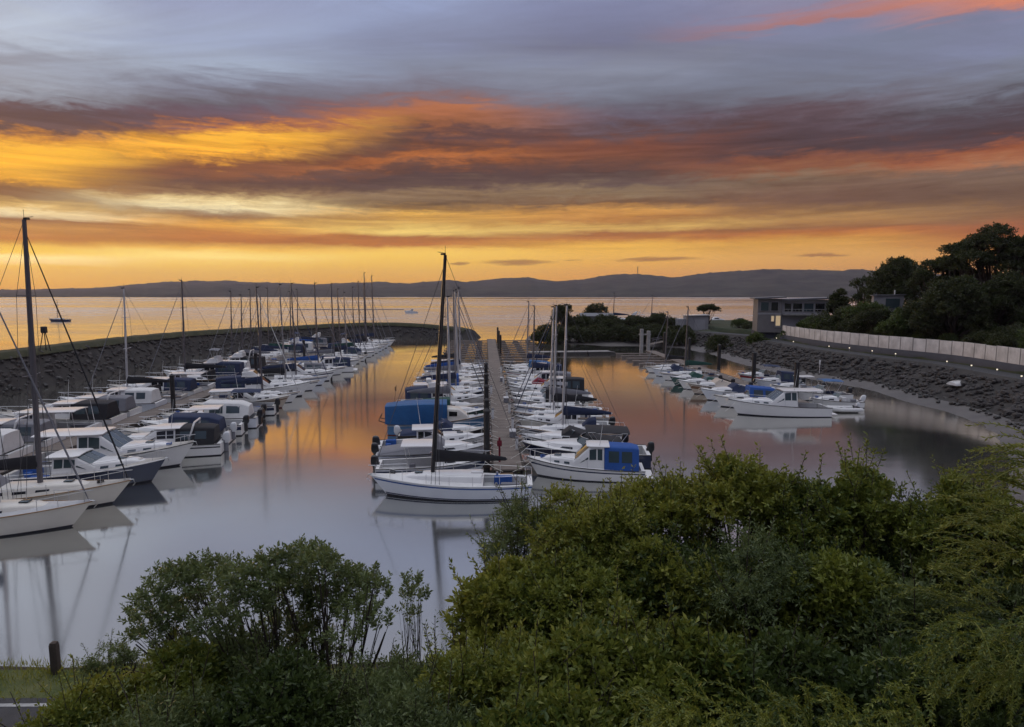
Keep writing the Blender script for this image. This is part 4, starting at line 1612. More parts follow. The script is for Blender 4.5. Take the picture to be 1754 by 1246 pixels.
for k, y in enumerate((43.6, 50, 57.5, 66, 76)):
    pile(xc(y) - 1.45, y, ORD[k] + " black mooring pile on the central walkway's left edge", 1.08 if k == 0 else 1.0)
for k, y in enumerate((126, 140, 154)):
    pile(xc(y) + 1.45, y, ORD[k] + " black mooring pile on the central walkway's right edge")
for k, y in enumerate((65, 89, 113, 137)):
    pile(xl(y) + 1.3, y, ORD[k] + ' dark mooring pile standing among the breakwater boats')
for k, y in enumerate((73, 84.5, 97, 111, 126)):
    pile(xr(y) + 1.25, y, ORD[k] + ' black mooring pile on the dock beside the embankment', 1.12, wd=1.4)
pg = empty('guide_pile', G(1104, 600))
for q, hh in ((-.7, 4.6), (.8, 4.2)):
    MB().rbox((q, 0, hh / 2 - .5), (.7, .7, hh + 1), .06).build('pillar', M_CONC, pg)
MB().rbox((0, 0, 3.4), (2.6, .5, .3), .04).build('cross_beam', M_CONC, pg)
tag(pg, 'pair of grey concrete pillars at the foot of the gangway', 'dock pillars')
# gangway up to the spit
a, b = G(1112, 596) + Vector((0, 0, .7)), G(1205, 580) + Vector((0, 0, 0))
b = at(1205, 571, a.y + 16)
gw = empty('gangway', (0, 0, 0))
v_ = (b - a)
side = Vector((v_.y, -v_.x, 0)).normalized()
MB().slab([a + side * .8, a - side * .8, b - side * .8, b + side * .8], (0, 0, 1), .12).build('deck', M_PONT, gw)
m = MB()
for s in (1, -1):
    m.tube([a + side * .8 * s + Vector((0, 0, 1.1)), b + side * .8 * s + Vector((0, 0, 1.1))], .06, 6)
    m.tube([a + side * .8 * s + Vector((0, 0, .6)), b + side * .8 * s + Vector((0, 0, .6))], .04, 6)
    for k in range(11):
        q = a.lerp(b, k / 10) + side * .8 * s
        m.tube([q, q + Vector((0, 0, 1.1))], .04, 5)
m.build('handrail', M_ALUD, gw)
tag(gw, 'railed gangway sloping up from the docks to the spit', 'gangway')
# red safety ladder post at the near end of the central walkway
rp = empty('safety_post', (xc(44.5) - .55, 44.5, .55))
MB().tube([(0, 0, 0), (0, 0, 1.75)], .07, 8).build('post', M_CRED, rp)
MB().rbox((0, -.05, 1.35), (.34, .14, .42), .05).build('life_ring_box', M_CRED, rp)
tag(rp, 'dark red safety post at the near end of central walkway', 'safety post')
for k, (y, s) in enumerate(((48, 1), (55.5, 1), (63, 1), (71, 1), (60, -1), (75, -1), (84, 1), (95, 1))):
    r_ = empty('service_pedestal', (xc(y) + s * .85, y, .55))
    MB().rbox((0, 0, .45), (.22, .22, .9), .03).build('body', M_CWHITE, r_)
    MB().rbox((0, 0, .96), (.26, .26, .12), .05).build('cap', M_CGREY, r_)
    tag(r_, ORD[k if s > 0 and k < 4 else (k - 4 if s < 0 else k - 2)] + ' white power pedestal on the walkway edge ' + ('with the embankment side boats' if s > 0 else 'with the blue tarpaulin side'), 'pedestal', 'power pedestals')

# ------------------------------------------------------------------ the fleet
HL, HC, HR, HE = R(12), R(7), R(176), R(178)
random.seed(3)


def berth(row, idx, maker, look, stem, heading, group):
    o_ = maker()
    tailtxt = {'A': 'left of the fairway', 'B': 'along the breakwater row', 'C': 'left of the central walkway', 'D': 'right of the central walkway',
               'E': 'left of the embankment dock', 'F': 'between dock and stone bank'}[row]
    place(o_, stem, heading, look + ', ' + ORD[idx] + ' ' + tailtxt, o_['cat'] if 'cat' in o_ else {'sailing_yacht': 'yacht', 'motor_cruiser': 'motor boat', 'runabout': 'motor boat', 'covered_launch': 'launch', 'inflatable_dinghy': 'dinghy'}[o_.name.split('.')[0]], group, lines=row in 'CDEF')
    return o_


def ax(y):
    return -23.2 + SL * (y - 33)


OUT = math.pi
# row A: the boats whose ends line the left side of the fairway (bow y, heading offset, maker, look)
A = [
    (33.4, 0, lambda: yacht(10.6, M_GELW, M_CNAVY, 15.2, M_ALU, .10, M_CGREY, None, M_DECK, None, rub=M_TEAK, windows=3), 'cream sailing yacht with teak rubbing strake'),
    (37.2, 0, lambda: yacht(10.8, M_GELW, M_CBLK, 16.5, M_ALUD, .155, M_CBLK, None, M_DECK, M_CGREY, rub=M_TEAK, windows=3, mast_u=.56, lean=.62), 'cream yacht with the tallest mast'),
    (41.6, 0, lambda: cruiser(9.6, M_NAVY, hard=1.05, canvas=M_CBLK, aft='none', glass=M_GLASSB, fend=False), 'navy-hulled sports cruiser with white deck'),
    (45.6, 0, lambda: cruiser(10.8, M_GEL, hard=1.55, aft='hardtop', glass=M_GLASSB, canvas=M_CBLK, stripe=None), 'white hardtop cruiser with long cockpit roof'),
    (49.4, OUT, lambda: cruiser(9.4, M_GEL, hard=1.15, canvas=M_CBLK, arch=True, stripe=M_CBLK, outb=M_OUTW), 'white sports cruiser with black cockpit canopy'),
    (53.0, OUT, lambda: runabout(8.6, M_GEL, M_CNAVY, 'camper', M_OUTW, None), 'white runabout with navy canopy and white outboard'),
    (56.4, OUT, lambda: runabout(8.4, M_GEL, M_CBLK, 'hard', M_OUTB, M_NAVY), 'white hardtop runabout with black outboard'),
    (59.6, OUT, lambda: runabout(8.6, M_GELB, M_CWHITE, 'camper', M_OUTB, None, twin=True), 'pale runabout with white canopy and twin outboards'),
    (62.8, OUT, lambda: runabout(7.8, M_BLACKH, M_CGREY, 'flat', M_OUTB), 'black runabout under a flat grey cover'),
    (65.8, OUT, lambda: runabout(8.2, M_GEL, M_CNAVY, 'bimini', M_OUTB, M_NAVY), 'white runabout with navy sun top'),
    (69.0, 0, lambda: cruiser(8.6, M_CREAMH, M_ANTIR, M_CWHITE, hard=1.2, stripe=M_BROWN, aft='hardtop', glass=M_GLASS), 'cream cabin launch with brown stripe'),
    (72.6, 0, lambda: yacht(9.6, M_GEL, M_CNAVY, 13.0, M_ALUD, .10, M_CWHITE), 'white yacht with dark lower mast'),
    (77.0, 0, lambda: cruiser(11.0, M_GEL, hard=1.5, canvas=M_CNAVY, fly=True, glass=M_GLASS), 'large white flybridge cruiser'),
    (81.4, 0, lambda: yacht(10.0, M_GEL, M_CBLK, 13.4, M_ALUM, .10), 'white yacht with black sail cover'),
    (86.2, 0, lambda: yacht(10.0, M_GELB, M_CNAVY, 13.6, M_ALUD, .10, M_CNAVY), 'pale grey yacht with navy furled headsail'),
    (90.4, 0, lambda: cruiser(10.0, M_GEL, hard=1.4, canvas=M_CBLK, stripe=M_NAVY), 'white cruiser with navy hull stripe'),
    (94.2, OUT, lambda: runabout(7.0, M_GEL, M_CGREY, 'camper', M_OUTB), 'white runabout with grey canopy'),
    (97.4, 0, lambda: yacht(9.8, M_GEL, M_CBLUE, 13.8, M_ALUD, .10), 'white yacht with bright blue sail cover'),
    (101.4, OUT, lambda: cruiser(9.0, M_GEL, hard=1.25, canvas=M_CNAVY, arch=True), 'white cruiser with navy cockpit canopy'),
    (104.8, OUT, lambda: runabout(6.6, M_NAVY, M_CNAVY, 'camper', M_OUTB), 'navy runabout with navy canopy'),
    (108.2, 0, lambda: yacht(10.0, M_GEL, M_CGREY, 13.9, M_ALUD, .11), 'white yacht with grey sail cover'),
    (112.2, 0, lambda: yacht(9.4, M_GELW, M_CBLK, 13.0, M_ALUD, .09), 'warm white yacht with black sail cover'),
    (116.4, 0, lambda: yacht(9.0, M_GEL, M_CNAVY, 12.4, M_ALUM, .10), 'white yacht with short mast'),
    (120.2, OUT, lambda: runabout(7.2, M_GEL, M_CNAVY, 'camper', M_OUTB), 'white runabout with navy camper top'),
    (123.6, 0, lambda: yacht(9.2, M_GEL, M_CGREEN, 13.4, M_ALUD, .09), 'white yacht with green sail cover'),
    (127.4, 0, lambda: cruiser(10.2, M_GEL, hard=1.5, canvas=M_CNAVY, fly=True, bimini=M_CNAVY), 'white flybridge cruiser with navy bimini'),
    (131.6, 0, lambda: yacht(10.4, M_GEL, M_CNAVY, 14.6, M_ALUD, .11), 'white yacht with dark mast'),
    (136.0, 0, lambda: yacht(9.6, M_GELB, M_CBLK, 14.2, M_ALUD, .09), 'pale yacht with black sail cover'),
    (139.8, 0, lambda: yacht(11.0, M_GEL, M_CBLK, 16.6, M_ALUD, .12), 'white yacht with very tall dark mast'),
    (144.2, 0, lambda: cruiser(9.4, M_GELB, hard=1.35, canvas=M_CNAVY), 'pale grey cruiser'),
    (149.6, 0, lambda: yacht(11.0, M_GEL, M_CNAVY, 16.2, M_ALUD, .12), 'white yacht at the far end with tall mast'),
]
for k, (y, ho, mk, look) in enumerate(A):
    if ho == 0:
        stem = (ax(y), y)
        hd = HL + R(random.uniform(-3.5, 3.5))
    else:
        # moored stern-out: the transom lies on the fairway side
        hd = HL + math.pi + R(random.uniform(-1.5, 1.5))
        Lb = 8.0
        stem = (ax(y) - .3 + math.cos(hd) * Lb * .92, y + math.sin(hd) * Lb * .92)
    berth('A', k, mk, look, stem, hd, 'boats in the left fairway row')

# row B: beyond the breakwater pontoon
B = [
    (lambda: cruiser(10.6, M_GEL, hard=1.3, canvas=M_CWHITE, radar=True), 'big white cruiser with radar'),
    (lambda: cruiser(10.2, M_GEL, hard=1.25, canvas=M_CGREY, arch=True), 'low white cruiser with arch and grey canopy'),
    (lambda: cruiser(10.6, M_GEL, hard=1.3, canvas=M_CBLK, aft='hardtop'), 'white cruiser with long cockpit roof'),
    (lambda: cruiser(10.4, M_GEL, hard=1.3, canvas=M_CBLK), 'white cruiser with black canopy'),
    (lambda: cruiser(9.6, M_GEL, hard=1.2, canvas=M_CGREY, arch=True), 'white cruiser with curved radar arch'),
    (lambda: cruiser(10.0, M_GELB, hard=1.25, canvas=M_CWHITE), 'pale cruiser with white canopy'),
    (lambda: yacht(10.4, M_GEL, M_CBLK, 12.9, M_ALU, .11, M_CGREY, dodger=M_CBLK), 'white yacht with black spray dodger'),
    (lambda: cruiser(10.0, M_GEL, hard=1.2, canvas=M_CNAVY), 'white cruiser with navy canvas'),
    (lambda: cruiser(9.8, M_GEL, hard=1.3, canvas=M_CWHITE, aft='hardtop'), 'white hardtop cruiser'),
    (lambda: yacht(11.4, M_BLACKH, M_CBLK, 14.0, M_ALUD, .12, M_CGREY, None, M_DECKG, M_CBLK), 'black-hulled yacht with long black boom cover'),
    (lambda: cruiser(11.0, M_GEL, hard=1.6, canvas=M_CNAVY, fly=True, bimini=M_CGREY), 'white flybridge cruiser with grey bimini'),
    (lambda: cruiser(10.2, M_GEL, hard=1.4, canvas=M_CWHITE), 'white cruiser with white canopy'),
    (lambda: cruiser(11.0, M_GELB, hard=1.5, canvas=M_CBLK, fly=True, arch=True), 'pale grey flybridge cruiser with arch'),
    (lambda: yacht(9.8, M_GEL, M_CBLK, 12.6, M_ALUD, .09), 'white yacht with black sail cover'),
    (lambda: yacht(9.8, M_GEL, M_CGREY, 12.0, M_ALUD, .10), 'white yacht with grey sail cover'),
    (lambda: yacht(9.6, M_GELB, M_CNAVY, 12.9, M_ALUD, .09), 'pale yacht with navy sail cover'),
    (lambda: yacht(10.2, M_GEL, M_CNAVY, 11.6, M_ALUD, .10), 'white yacht with navy sail cover'),
    (lambda: yacht(9.8, M_GEL, M_CGREEN, 13.2, M_ALUD, .09), 'white yacht with green sail cover'),
    (lambda: cruiser(10.0, M_GELW, hard=1.4, canvas=M_CNAVY, arch=True), 'warm white cruiser with arch'),
    (lambda: cruiser(10.2, M_GEL, hard=1.5, canvas=M_CWHITE, fly=True, bimini=M_CNAVY), 'white flybridge cruiser with navy bimini'),
    (lambda: yacht(10.0, M_GEL, M_CBLUE, 12.6, M_ALUD, .10), 'white yacht with blue sail cover'),
    (lambda: yacht(10.6, M_NAVY, M_CNAVY, 13.0, M_ALUD, .11), 'navy yacht with dark mast'),
    (lambda: cruiser(9.8, M_GEL, hard=1.4, canvas=M_CGREY), 'white cruiser with grey canopy'),
    (lambda: cruiser(10.0, M_GEL, hard=1.4, canvas=M_CBLK, fly=True), 'white flybridge cruiser with black canopy'),
]
B = [(44.5 + 4.38 * k, OUT, mk, look) for k, (mk, look) in enumerate(B)]
for k, (y, ho, mk, look) in enumerate(B):
    hd = R(188) + R(random.uniform(-1.5, 1.5))
    stem = (xl(y) - 1.3 - 9.3, y)
    berth('B', k, mk, look, stem, hd, 'boats under the breakwater')

# row C: left of the central walkway, bows to the walkway
C = [
    (43.2, lambda: runabout(7.6, M_GELB, M_CBLUE, 'hard', M_OUTB, M_NAVY, cuddy=True), 'pale wheelhouse runabout with navy stripe'),
    (46.6, lambda: runabout(8.2, M_GELB, M_CGREY, 'flat', M_OUTB), 'pale grey runabout under grey cover'),
    (49.8, lambda: cruiser(8.6, M_GEL, hard=1.1, canvas=M_CWHITE, aft='none', outb=M_OUTB), 'white open cruiser with black outboard'),
    (53.0, lambda: runabout(7.4, M_BLACKH, M_CNAVY, 'flat', M_OUTW), 'dark-hulled boat under navy cover'),
    (57.2, lambda: tarp_launch(9.0), 'old blue launch under boxy blue tarpaulin'),
    (61.6, lambda: runabout(7.6, M_GREENH, M_CGREEN, 'camper', M_OUTB, twin=True), 'dark green runabout with twin outboards'),
    (65.0, lambda: yacht(9.4, M_GEL, M_CGREY, 12.0, M_ALU, .115, M_CGREY), 'white yacht with thick pale mast'),
    (68.8, lambda: cruiser(9.4, M_GEL, hard=1.45, canvas=M_CNAVY, fly=True), 'white flybridge cruiser'),
    (72.6, lambda: cruiser(9.2, M_NAVY, hard=1.3, canvas=M_CNAVY, aft='hardtop'), 'navy-hulled hardtop cruiser'),
    (76.4, lambda: yacht(9.2, M_GEL, M_CNAVY, 12.6, M_ALUM, .10), 'white yacht with navy sail cover'),
    (80.2, lambda: runabout(7.4, M_GEL, M_CBLUE, 'camper', M_OUTB), 'white runabout with blue canopy'),
    (84.0, lambda: yacht(9.6, M_GELW, M_CGREY, 12.8, M_ALU, .10), 'warm white yacht with grey sail cover'),
    (88.0, lambda: yacht(9.8, M_GEL, M_CBLUE, 12.4, M_ALU, .12), 'white yacht with blue sail cover'),
    (92.0, lambda: yacht(9.4, M_GELB, M_CNAVY, 12.9, M_ALU, .12, M_CNAVY), 'pale grey yacht with navy headsail'),
    (96.2, lambda: cruiser(9.2, M_GEL, hard=1.4, canvas=M_CGREEN, aft='hardtop'), 'white hardtop cruiser'),
    (100.2, lambda: yacht(10.0, M_GEL, M_CBLK, 13.2, M_ALUD, .12), 'white yacht with black sail cover'),
]
for k, (y, mk, look) in enumerate(C):
    hd = HC + R(random.uniform(-3.5, 3.5))
    berth('C', k, mk, look, (xc(y) - 1.75, y), hd, 'boats left of the central walkway')

# row D: right of the central walkway, bows to the walkway
D = [
    (43.0, lambda: cruiser(7.9, M_GEL, hard=1.42, canvas=M_CBLUE, glass=M_GLASSB, stripe=M_NAVY, fend=False), 'white launch with bright blue cockpit canopy'),
    (46.6, lambda: runabout(9.2, M_NAVY, M_CBLK, 'bimini', M_OUTB, cuddy=True), 'navy-hulled boat with black bimini at stern'),
    (49.9, lambda: runabout(8.0, M_GEL, M_CBLK, 'flat', M_OUTB, M_NAVY), 'white runabout with navy side stripe'),
    (53.6, lambda: yacht(9.0, M_GEL, M_CNAVY, 11.4, M_ALU, .10, None, M_NAVY, dodger=M_CNAVY), 'white yacht with navy dodger and sail cover'),
    (57.2, lambda: cruiser(8.4, M_GELW, hard=1.2, canvas=M_CWHITE, aft='none', outb=M_OUTB), 'warm white cruiser with open stern'),
    (60.6, lambda: yacht(9.0, M_GEL, M_CBLK, 11.2, M_ALU, .10, M_CNAVY), 'white yacht with black sail cover'),
    (64.2, lambda: yacht(9.0, M_GELB, M_CGREY, 11.0, M_ALU, .11, M_CGREY), 'pale grey yacht with pale mast'),
    (68.0, lambda: runabout(7.4, M_GEL, M_CBLK, 'camper', M_OUTB), 'white runabout with black canopy'),
    (71.6, lambda: runabout(7.6, M_GEL, M_CGREY, 'bimini', M_OUTB, M_NAVY), 'white runabout with grey sun top'),
    (75.4, lambda: cruiser(9.4, M_GEL, hard=1.5, canvas=M_CBLK), 'tall white cruiser with black canopy'),
    (79.4, lambda: runabout(7.6, M_GEL, M_CRED, 'flat', M_OUTB, M_CRED), 'white boat under dark red cover'),
    (83.2, lambda: cruiser(8.8, M_GEL, hard=1.3, canvas=M_CGREY), 'white cruiser with grey canopy'),
    (87.4, lambda: yacht(8.8, M_GEL, M_CNAVY, 10.6, M_ALUD, .10), 'white yacht with dark mast'),
    (91.8, lambda: cruiser(8.6, M_GEL, hard=1.4, canvas=M_CNAVY, stripe=M_REDH), 'white cruiser with red hull stripe'),
    (96.0, lambda: runabout(7.8, M_NAVY, M_TARP, 'camper', M_OUTB), 'navy runabout under dark blue tarpaulin'),
    (100.4, lambda: yacht(9.0, M_GEL, M_CNAVY, 11.0, M_ALUM, .11), 'white yacht at the far end of its row'),
]
for k, (y, mk, look) in enumerate(D):
    hd = HR + R(random.uniform(-3.5, 3.5))
    berth('D', k, mk, look, (xc(y) + 1.75, y), hd, 'boats right of the central walkway')

# rows E and F: either side of the dock by the embankment
E = [
    (65.2, lambda: cruiser(9.9, M_GEL, hard=1.5, canvas=M_CBLUE, glass=M_GLASSB, aft='hardtop', fend=False), 'white wheelhouse launch with long white hull'),
    (69.8, lambda: runabout(7.4, M_GEL, M_CBLUE, 'camper', M_OUTB), 'white runabout with bright blue canopy'),
    (74.0, lambda: runabout(8.2, M_GELB, M_CNAVY, 'flat', M_OUTW), 'pale runabout under navy cover'),
    (78.6, lambda: runabout(7.6, M_CREAMH, M_CREAMH, 'flat', M_OUTB, M_BROWN), 'cream boat with brown stripe'),
    (82.6, lambda: runabout(6.8, M_GEL, M_CGREY, 'none', M_OUTB), 'open white runabout'),
    (86.4, lambda: runabout(6.6, M_GREENH, M_CGREEN, 'flat', M_OUTB), 'dark green covered runabout'),
    (91.0, lambda: yacht(8.4, M_GEL, M_CGREEN, 10.4, M_ALUD, .10), 'small white yacht with green sail cover'),
    (95.6, lambda: runabout(6.8, M_GELB, M_CNAVY, 'flat', M_OUTB), 'pale covered runabout'),
    (99.6, lambda: yacht(7.6, M_GEL, M_CBLK, 9.4, M_ALUD, .09), 'small white yacht with black sail cover'),
]
for k, (y, mk, look) in enumerate(E):
    hd = HE + R(random.uniform(-4, 4))
    berth('E', k, mk, look, (22.9 - .05 * (y - 64.6), y), hd, 'boats left of the embankment dock')
Fr = [
    (66.6, lambda: dinghy(3.4, M_CWHITE, M_OUTW), 'white inflatable dinghy'),
    (69.6, lambda: runabout(5.4, M_GEL, M_CWHITE, 'none', M_OUTW, tilt=.5), 'open white runabout with tilted white outboard'),
    (74.2, lambda: runabout(6.8, M_GEL, M_TARP, 'bimini', M_OUTB), 'white runabout with sky blue bimini'),
    (79.0, lambda: runabout(6.2, M_GEL, M_CNAVY, 'hard', M_OUTB), 'white hardtop runabout'),
    (84.0, lambda: runabout(6.2, M_GELB, M_CNAVY, 'camper', M_OUTB), 'pale runabout with navy canopy'),
    (89.6, lambda: runabout(6.6, M_GEL, M_CNAVY, 'bimini', M_OUTB, M_REDH), 'white runabout with navy sun top'),
]
for k, (y, mk, look) in enumerate(Fr):
    berth('F', k, mk, look, (xr(y) + 1.6, y), R(180 + random.uniform(-2, 2)), 'boats beside the stone bank')

# the racing yacht lying across the head of the central walkway, bow to the left
ry = yacht(10.0, M_GELB, M_CBLK, 14.7, M_CARBON, .135, None, M_CBLUE, M_DECK, None, mast_u=.615, windows=0, mbot=M_ANTI, rub=M_GEL, lean=-.62, long_boom=4.6, boot=M_NAVY, lift=.75)
place(ry, G(652, 848).xy, R(180), 'white racing yacht with black mast lying across the head of the walkway', 'yacht', 'yachts beside the central walkway')
# moored out in the bay
o_ = yacht(9.0, M_NAVY, None, 9.0, M_ALUD, .10, None, boom=True)
place(o_, G(86, 551).xy, R(182), 'dark yacht moored alone in the bay beyond the breakwater', 'yacht', 'boats moored in the bay')
o_ = cruiser(8.2, M_GELB, hard=1.5, aft='none')
place(o_, G(694, 536.5).xy, R(181), 'small motor boat moored in the bay beside the sand bar', 'motor boat', 'boats moored in the bay')

# boxes of gear kept on the walkway
for k, y in enumerate((52.6, 69.5, 86)):
    r_ = empty('dock_box', (xc(y) + .72, y, .55), axis_angle(SL) + R(90))
    MB().rbox((0, 0, .24), (1.1, .5, .48), .04).build('box', M_CGREY, r_)
    MB().rbox((0, 0, .51), (1.16, .56, .08), .03).build('lid', M_DECKG, r_)
    tag(r_, ORD[k] + ' grey gear box on the right edge of the central walkway', 'dock box', 'gear boxes on the walkway')
# ------------------------------------------------------------------ foliage helpers
RNG = np.random.default_rng(7)


def unit(v):
    return v / np.maximum(np.linalg.norm(v, axis=-1, keepdims=True), 1e-9)


def leaf_mesh(name, base, axis, length, width, m_, fold=.25):
    N = len(base)
    axis = unit(axis)
    rnd = RNG.normal(size=(N, 3))
    side = unit(np.cross(axis, rnd))
    up = np.cross(side, axis)
    L = length[:, None]
    W = width[:, None]
    mid = base + axis * L * .5
    v = np.stack([base, mid + side * W * .5 + up * W * fold, base + axis * L, mid - side * W * .5 + up * W * fold], 1).reshape(-1, 3)
    i0 = np.arange(N)[:, None] * 4
    f = np.concatenate([i0 + np.array([0, 1, 2]), i0 + np.array([0, 2, 3])], 1).reshape(-1, 3)
    me_ = bpy.data.meshes.new(name)
    me_.vertices.add(len(v))
    me_.vertices.foreach_set('co', v.reshape(-1).astype(np.float32))
    me_.loops.add(f.size)
    me_.loops.foreach_set('vertex_index', f.reshape(-1).astype(np.int32))
    me_.polygons.add(len(f))
    me_.polygons.foreach_set('loop_start', np.arange(0, f.size, 3, dtype=np.int32))
    me_.update(calc_edges=True)
    me_.materials.append(m_)
    return me_


def sprigs(pos, dirs, nl, slen, llen, lw, spread=1.0):
    """leaf bases and axes for sprigs standing at pos along dirs"""
    S = len(pos)
    dirs = unit(dirs)
    a = unit(np.cross(dirs, RNG.normal(size=(S, 3))))
    b = np.cross(dirs, a)
    t = (np.arange(nl) + .3) / nl
    ph = np.arange(nl) * 2.4
    sl = (slen * RNG.uniform(.6, 1.3, S))[:, None, None]
    base = pos[:, None] + dirs[:, None] * (t[None, :, None] * sl)
    out = a[:, None] * np.cos(ph)[None, :, None] + b[:, None] * np.sin(ph)[None, :, None]
    ax_ = out * (spread * (1.1 - .6 * t))[None, :, None] + dirs[:, None] * (.35 + .5 * t)[None, :, None]
    ax_ = ax_ + RNG.normal(size=ax_.shape) * .25
    n = S * nl
    ln = llen * RNG.uniform(.65, 1.25, n)
    return base.reshape(-1, 3), ax_.reshape(-1, 3), ln, ln * lw


def lobes_points(lobes, n, inner=.25, jit=.26, down=-.45):
    """points over the skins of overlapping lobes; directions point outward"""
    c = np.array([l[0] for l in lobes], float)
    r = np.array([l[1] for l in lobes], float)
    wgt = (r[:, 0] * r[:, 2])
    idx = RNG.choice(len(lobes), n, p=wgt / wgt.sum())
    u = unit(RNG.normal(size=(n, 3)))
    u[:, 2] = np.where(u[:, 2] < down, -u[:, 2], u[:, 2])
    k = np.where(RNG.random(n) < inner, RNG.uniform(.45, .85, n), RNG.uniform(.86, 1.04, n)) + RNG.normal(size=n) * jit * .4
    return c[idx] + u * r[idx] * k[:, None], unit(u + np.array([0, 0, .45]) + RNG.normal(size=(n, 3)) * .25)


def branch_mesh(name, base, tips, r0, m_, wob=.12, seed=0, lobes=None):
    rr = random.Random(seed)
    mb_ = MB()
    base = Vector(base)
    for t_, r_ in tips:
        t_ = Vector(t_)
        d = t_ - base
        P = []
        for k in range(6):
            f = k / 5
            q = base + Vector((d.x * f ** 1.25, d.y * f ** 1.25, d.z * f ** .85))
            if 0 < k < 5:
                q += Vector((rr.uniform(-1, 1), rr.uniform(-1, 1), rr.uniform(-.5, .5))) * wob * d.length * .35
            P.append(q)
        mb_.tube(P, [r0 * r_ * (1 - .82 * k / 5) for k in range(6)], 6)
    return mb_.mesh(name, m_, 60)


def shrub(name, base, lobes, n, nl, slen, llen, lw, leaf, label, cat, group=None, r0=.07, inner=.25, twigs=16, shoots=0, down=-.45, seed=1, kind_part='crown'):
    """base and lobes in world units; the thing's origin sits at its foot"""
    base = Vector(base)
    root = empty(name, base)
    L0 = [(np.array(c) - np.array(base), np.array(r)) for c, r in lobes]
    pos, dirs = lobes_points(L0, n, inner, down=down)
    B_, A_, ln, wd = sprigs(pos, dirs, nl, slen, llen, lw)
    parts = [(B_, A_, ln, wd)]
    tw = MB()
    if shoots:
        p2, d2 = lobes_points(L0, shoots, 0, down=.15)
        d2 = unit(d2 + np.array([0, 0, .6]))
        for q in range(3):
            parts.append(sprigs(p2 + d2 * slen * 1.25 * q, d2 + RNG.normal(size=d2.shape) * .12, max(4, nl - 3), slen * 1.3, llen * .9, lw))
        for p, d in zip(p2, d2):
            tw.tube([p - d * .25, p + d * slen * 3.6], [.008, .004], 4, False)
    base_ = np.concatenate([p[0] for p in parts])
    me_ = leaf_mesh(kind_part, base_, np.concatenate([p[1] for p in parts]), np.concatenate([p[2] for p in parts]), np.concatenate([p[3] for p in parts]), leaf)
    link(kind_part, me_, root)
    rr = random.Random(seed)
    tips = [(tuple(c), 1.0) for c, r in L0]
    sel = RNG.choice(len(pos), min(twigs, len(pos)), replace=False)
    tips += [(tuple(pos[k]), .45) for k in sel]
    link('stems', branch_mesh('stems', (0, 0, -.1), tips, r0, M_BARK, seed=seed), root)
    if tw.v:
        link('shoots', tw.mesh('shoots', M_BARK, 0), root)
    tag(root, label, cat, group)
    return root


def land_z(x, y):
    best, bi = 1e9, 0
    for i, p in enumerate(SHORE):
        d = (p.x - x) ** 2 + (p.y - y) ** 2
        if d < best:
            best, bi = d, i
    return shore_z(bi, math.sqrt(best)), math.sqrt(best), bi


# ------------------------------------------------------------------ right bank: fence, lamps
I_R = [i for i in range(len(SHORE)) if BLEND[i] > .75 and SHORE[i].y < 128 and SHORE[i].y > 40]
path_pts = [shore_point(i, 13.3, 4.12) for i in I_R]


def resample(P, step):
    out = [P[0].copy()]
    acc = 0.0
    for a_, b_ in zip(P, P[1:]):
        d = (b_ - a_).length
        while acc + d >= step:
            t = (step - acc) / d
            a_ = a_.lerp(b_, t)
            out.append(a_.copy())
            d = (b_ - a_).length
            acc = 0.0
        acc += d
    return out


rows = [[tuple(shore_point(i, 13.0, 3.0)), tuple(shore_point(i, 13.0, 4.14)), tuple(shore_point(i, 13.62, 4.14)), tuple(shore_point(i, 13.62, 3.6))] for i in I_R]
rw_ = link('retaining_wall', grid_mesh('retaining_wall', np.array(rows), M_RWALL, False))
tag(rw_, 'low dark retaining wall carrying the pale fence beside the path', 'wall')
FP = resample(path_pts, 2.0)
fence = empty('panel_fence', FP[0])
rr = random.Random(4)
for k in range(len(FP) - 1):
    a_, b_ = FP[k] - FP[0], FP[k + 1] - FP[0]
    d = (b_ - a_)
    an = math.atan2(d.y, d.x)
    hh = 1.85 + rr.uniform(-.05, .05)
    m = MB().rbox((0, 0, hh / 2), (d.length - .14, .07, hh), .02)
    for q in (-.3, .3):
        m.box((d.length * q, 0, hh / 2), (.05, .09, hh - .1))
    o_ = m.build('panel', M_PANEL, fence, 30)
    o_.location = (a_ + b_) / 2 + Vector((0, 0, .04))
    o_.rotation_euler = (0, 0, an)
    o_ = MB().rbox((0, 0, .95), (.12, .12, 1.95), .02).build('post', M_POST, fence, 30)
    o_.location = a_
tag(fence, 'long pale panelled fence running above the embankment path', 'fence')
LP = [(1330, 580), (1359, 586), (1420, 594), (1455, 597), (1494, 602), (1534, 607), (1622, 620), (1664, 627), (1708, 634), (1750, 643)]
for k, (px, py) in enumerate(LP):
    p = G(px, py, 3.6)
    z, off, bi = land_z(p.x, p.y)
    r_ = empty('path_lamp', (p.x, p.y, z - .02))
    MB().tube([(0, 0, 0), (0, 0, .5)], .05, 8).build('post', M_CGREY, r_)
    MB().tube([(0, 0, .5), (0, 0, .54), (0, 0, .62), (0, 0, .64)], [.05, .08, .08, .03], 10).build('lamp_lens', M_LAMP, r_)
    MB().tube([(0, 0, .64), (0, 0, .69)], [.11, .03], 10).build('lamp_hood', M_CGREY, r_)
    tag(r_, ['farthest', 'second farthest', 'third farthest', 'fourth farthest', 'fifth farthest', 'fifth nearest', 'fourth nearest', 'third nearest', 'second nearest', 'nearest'][k] + ' small lit bollard lamp along the embankment path', 'lamp', 'path lamps')
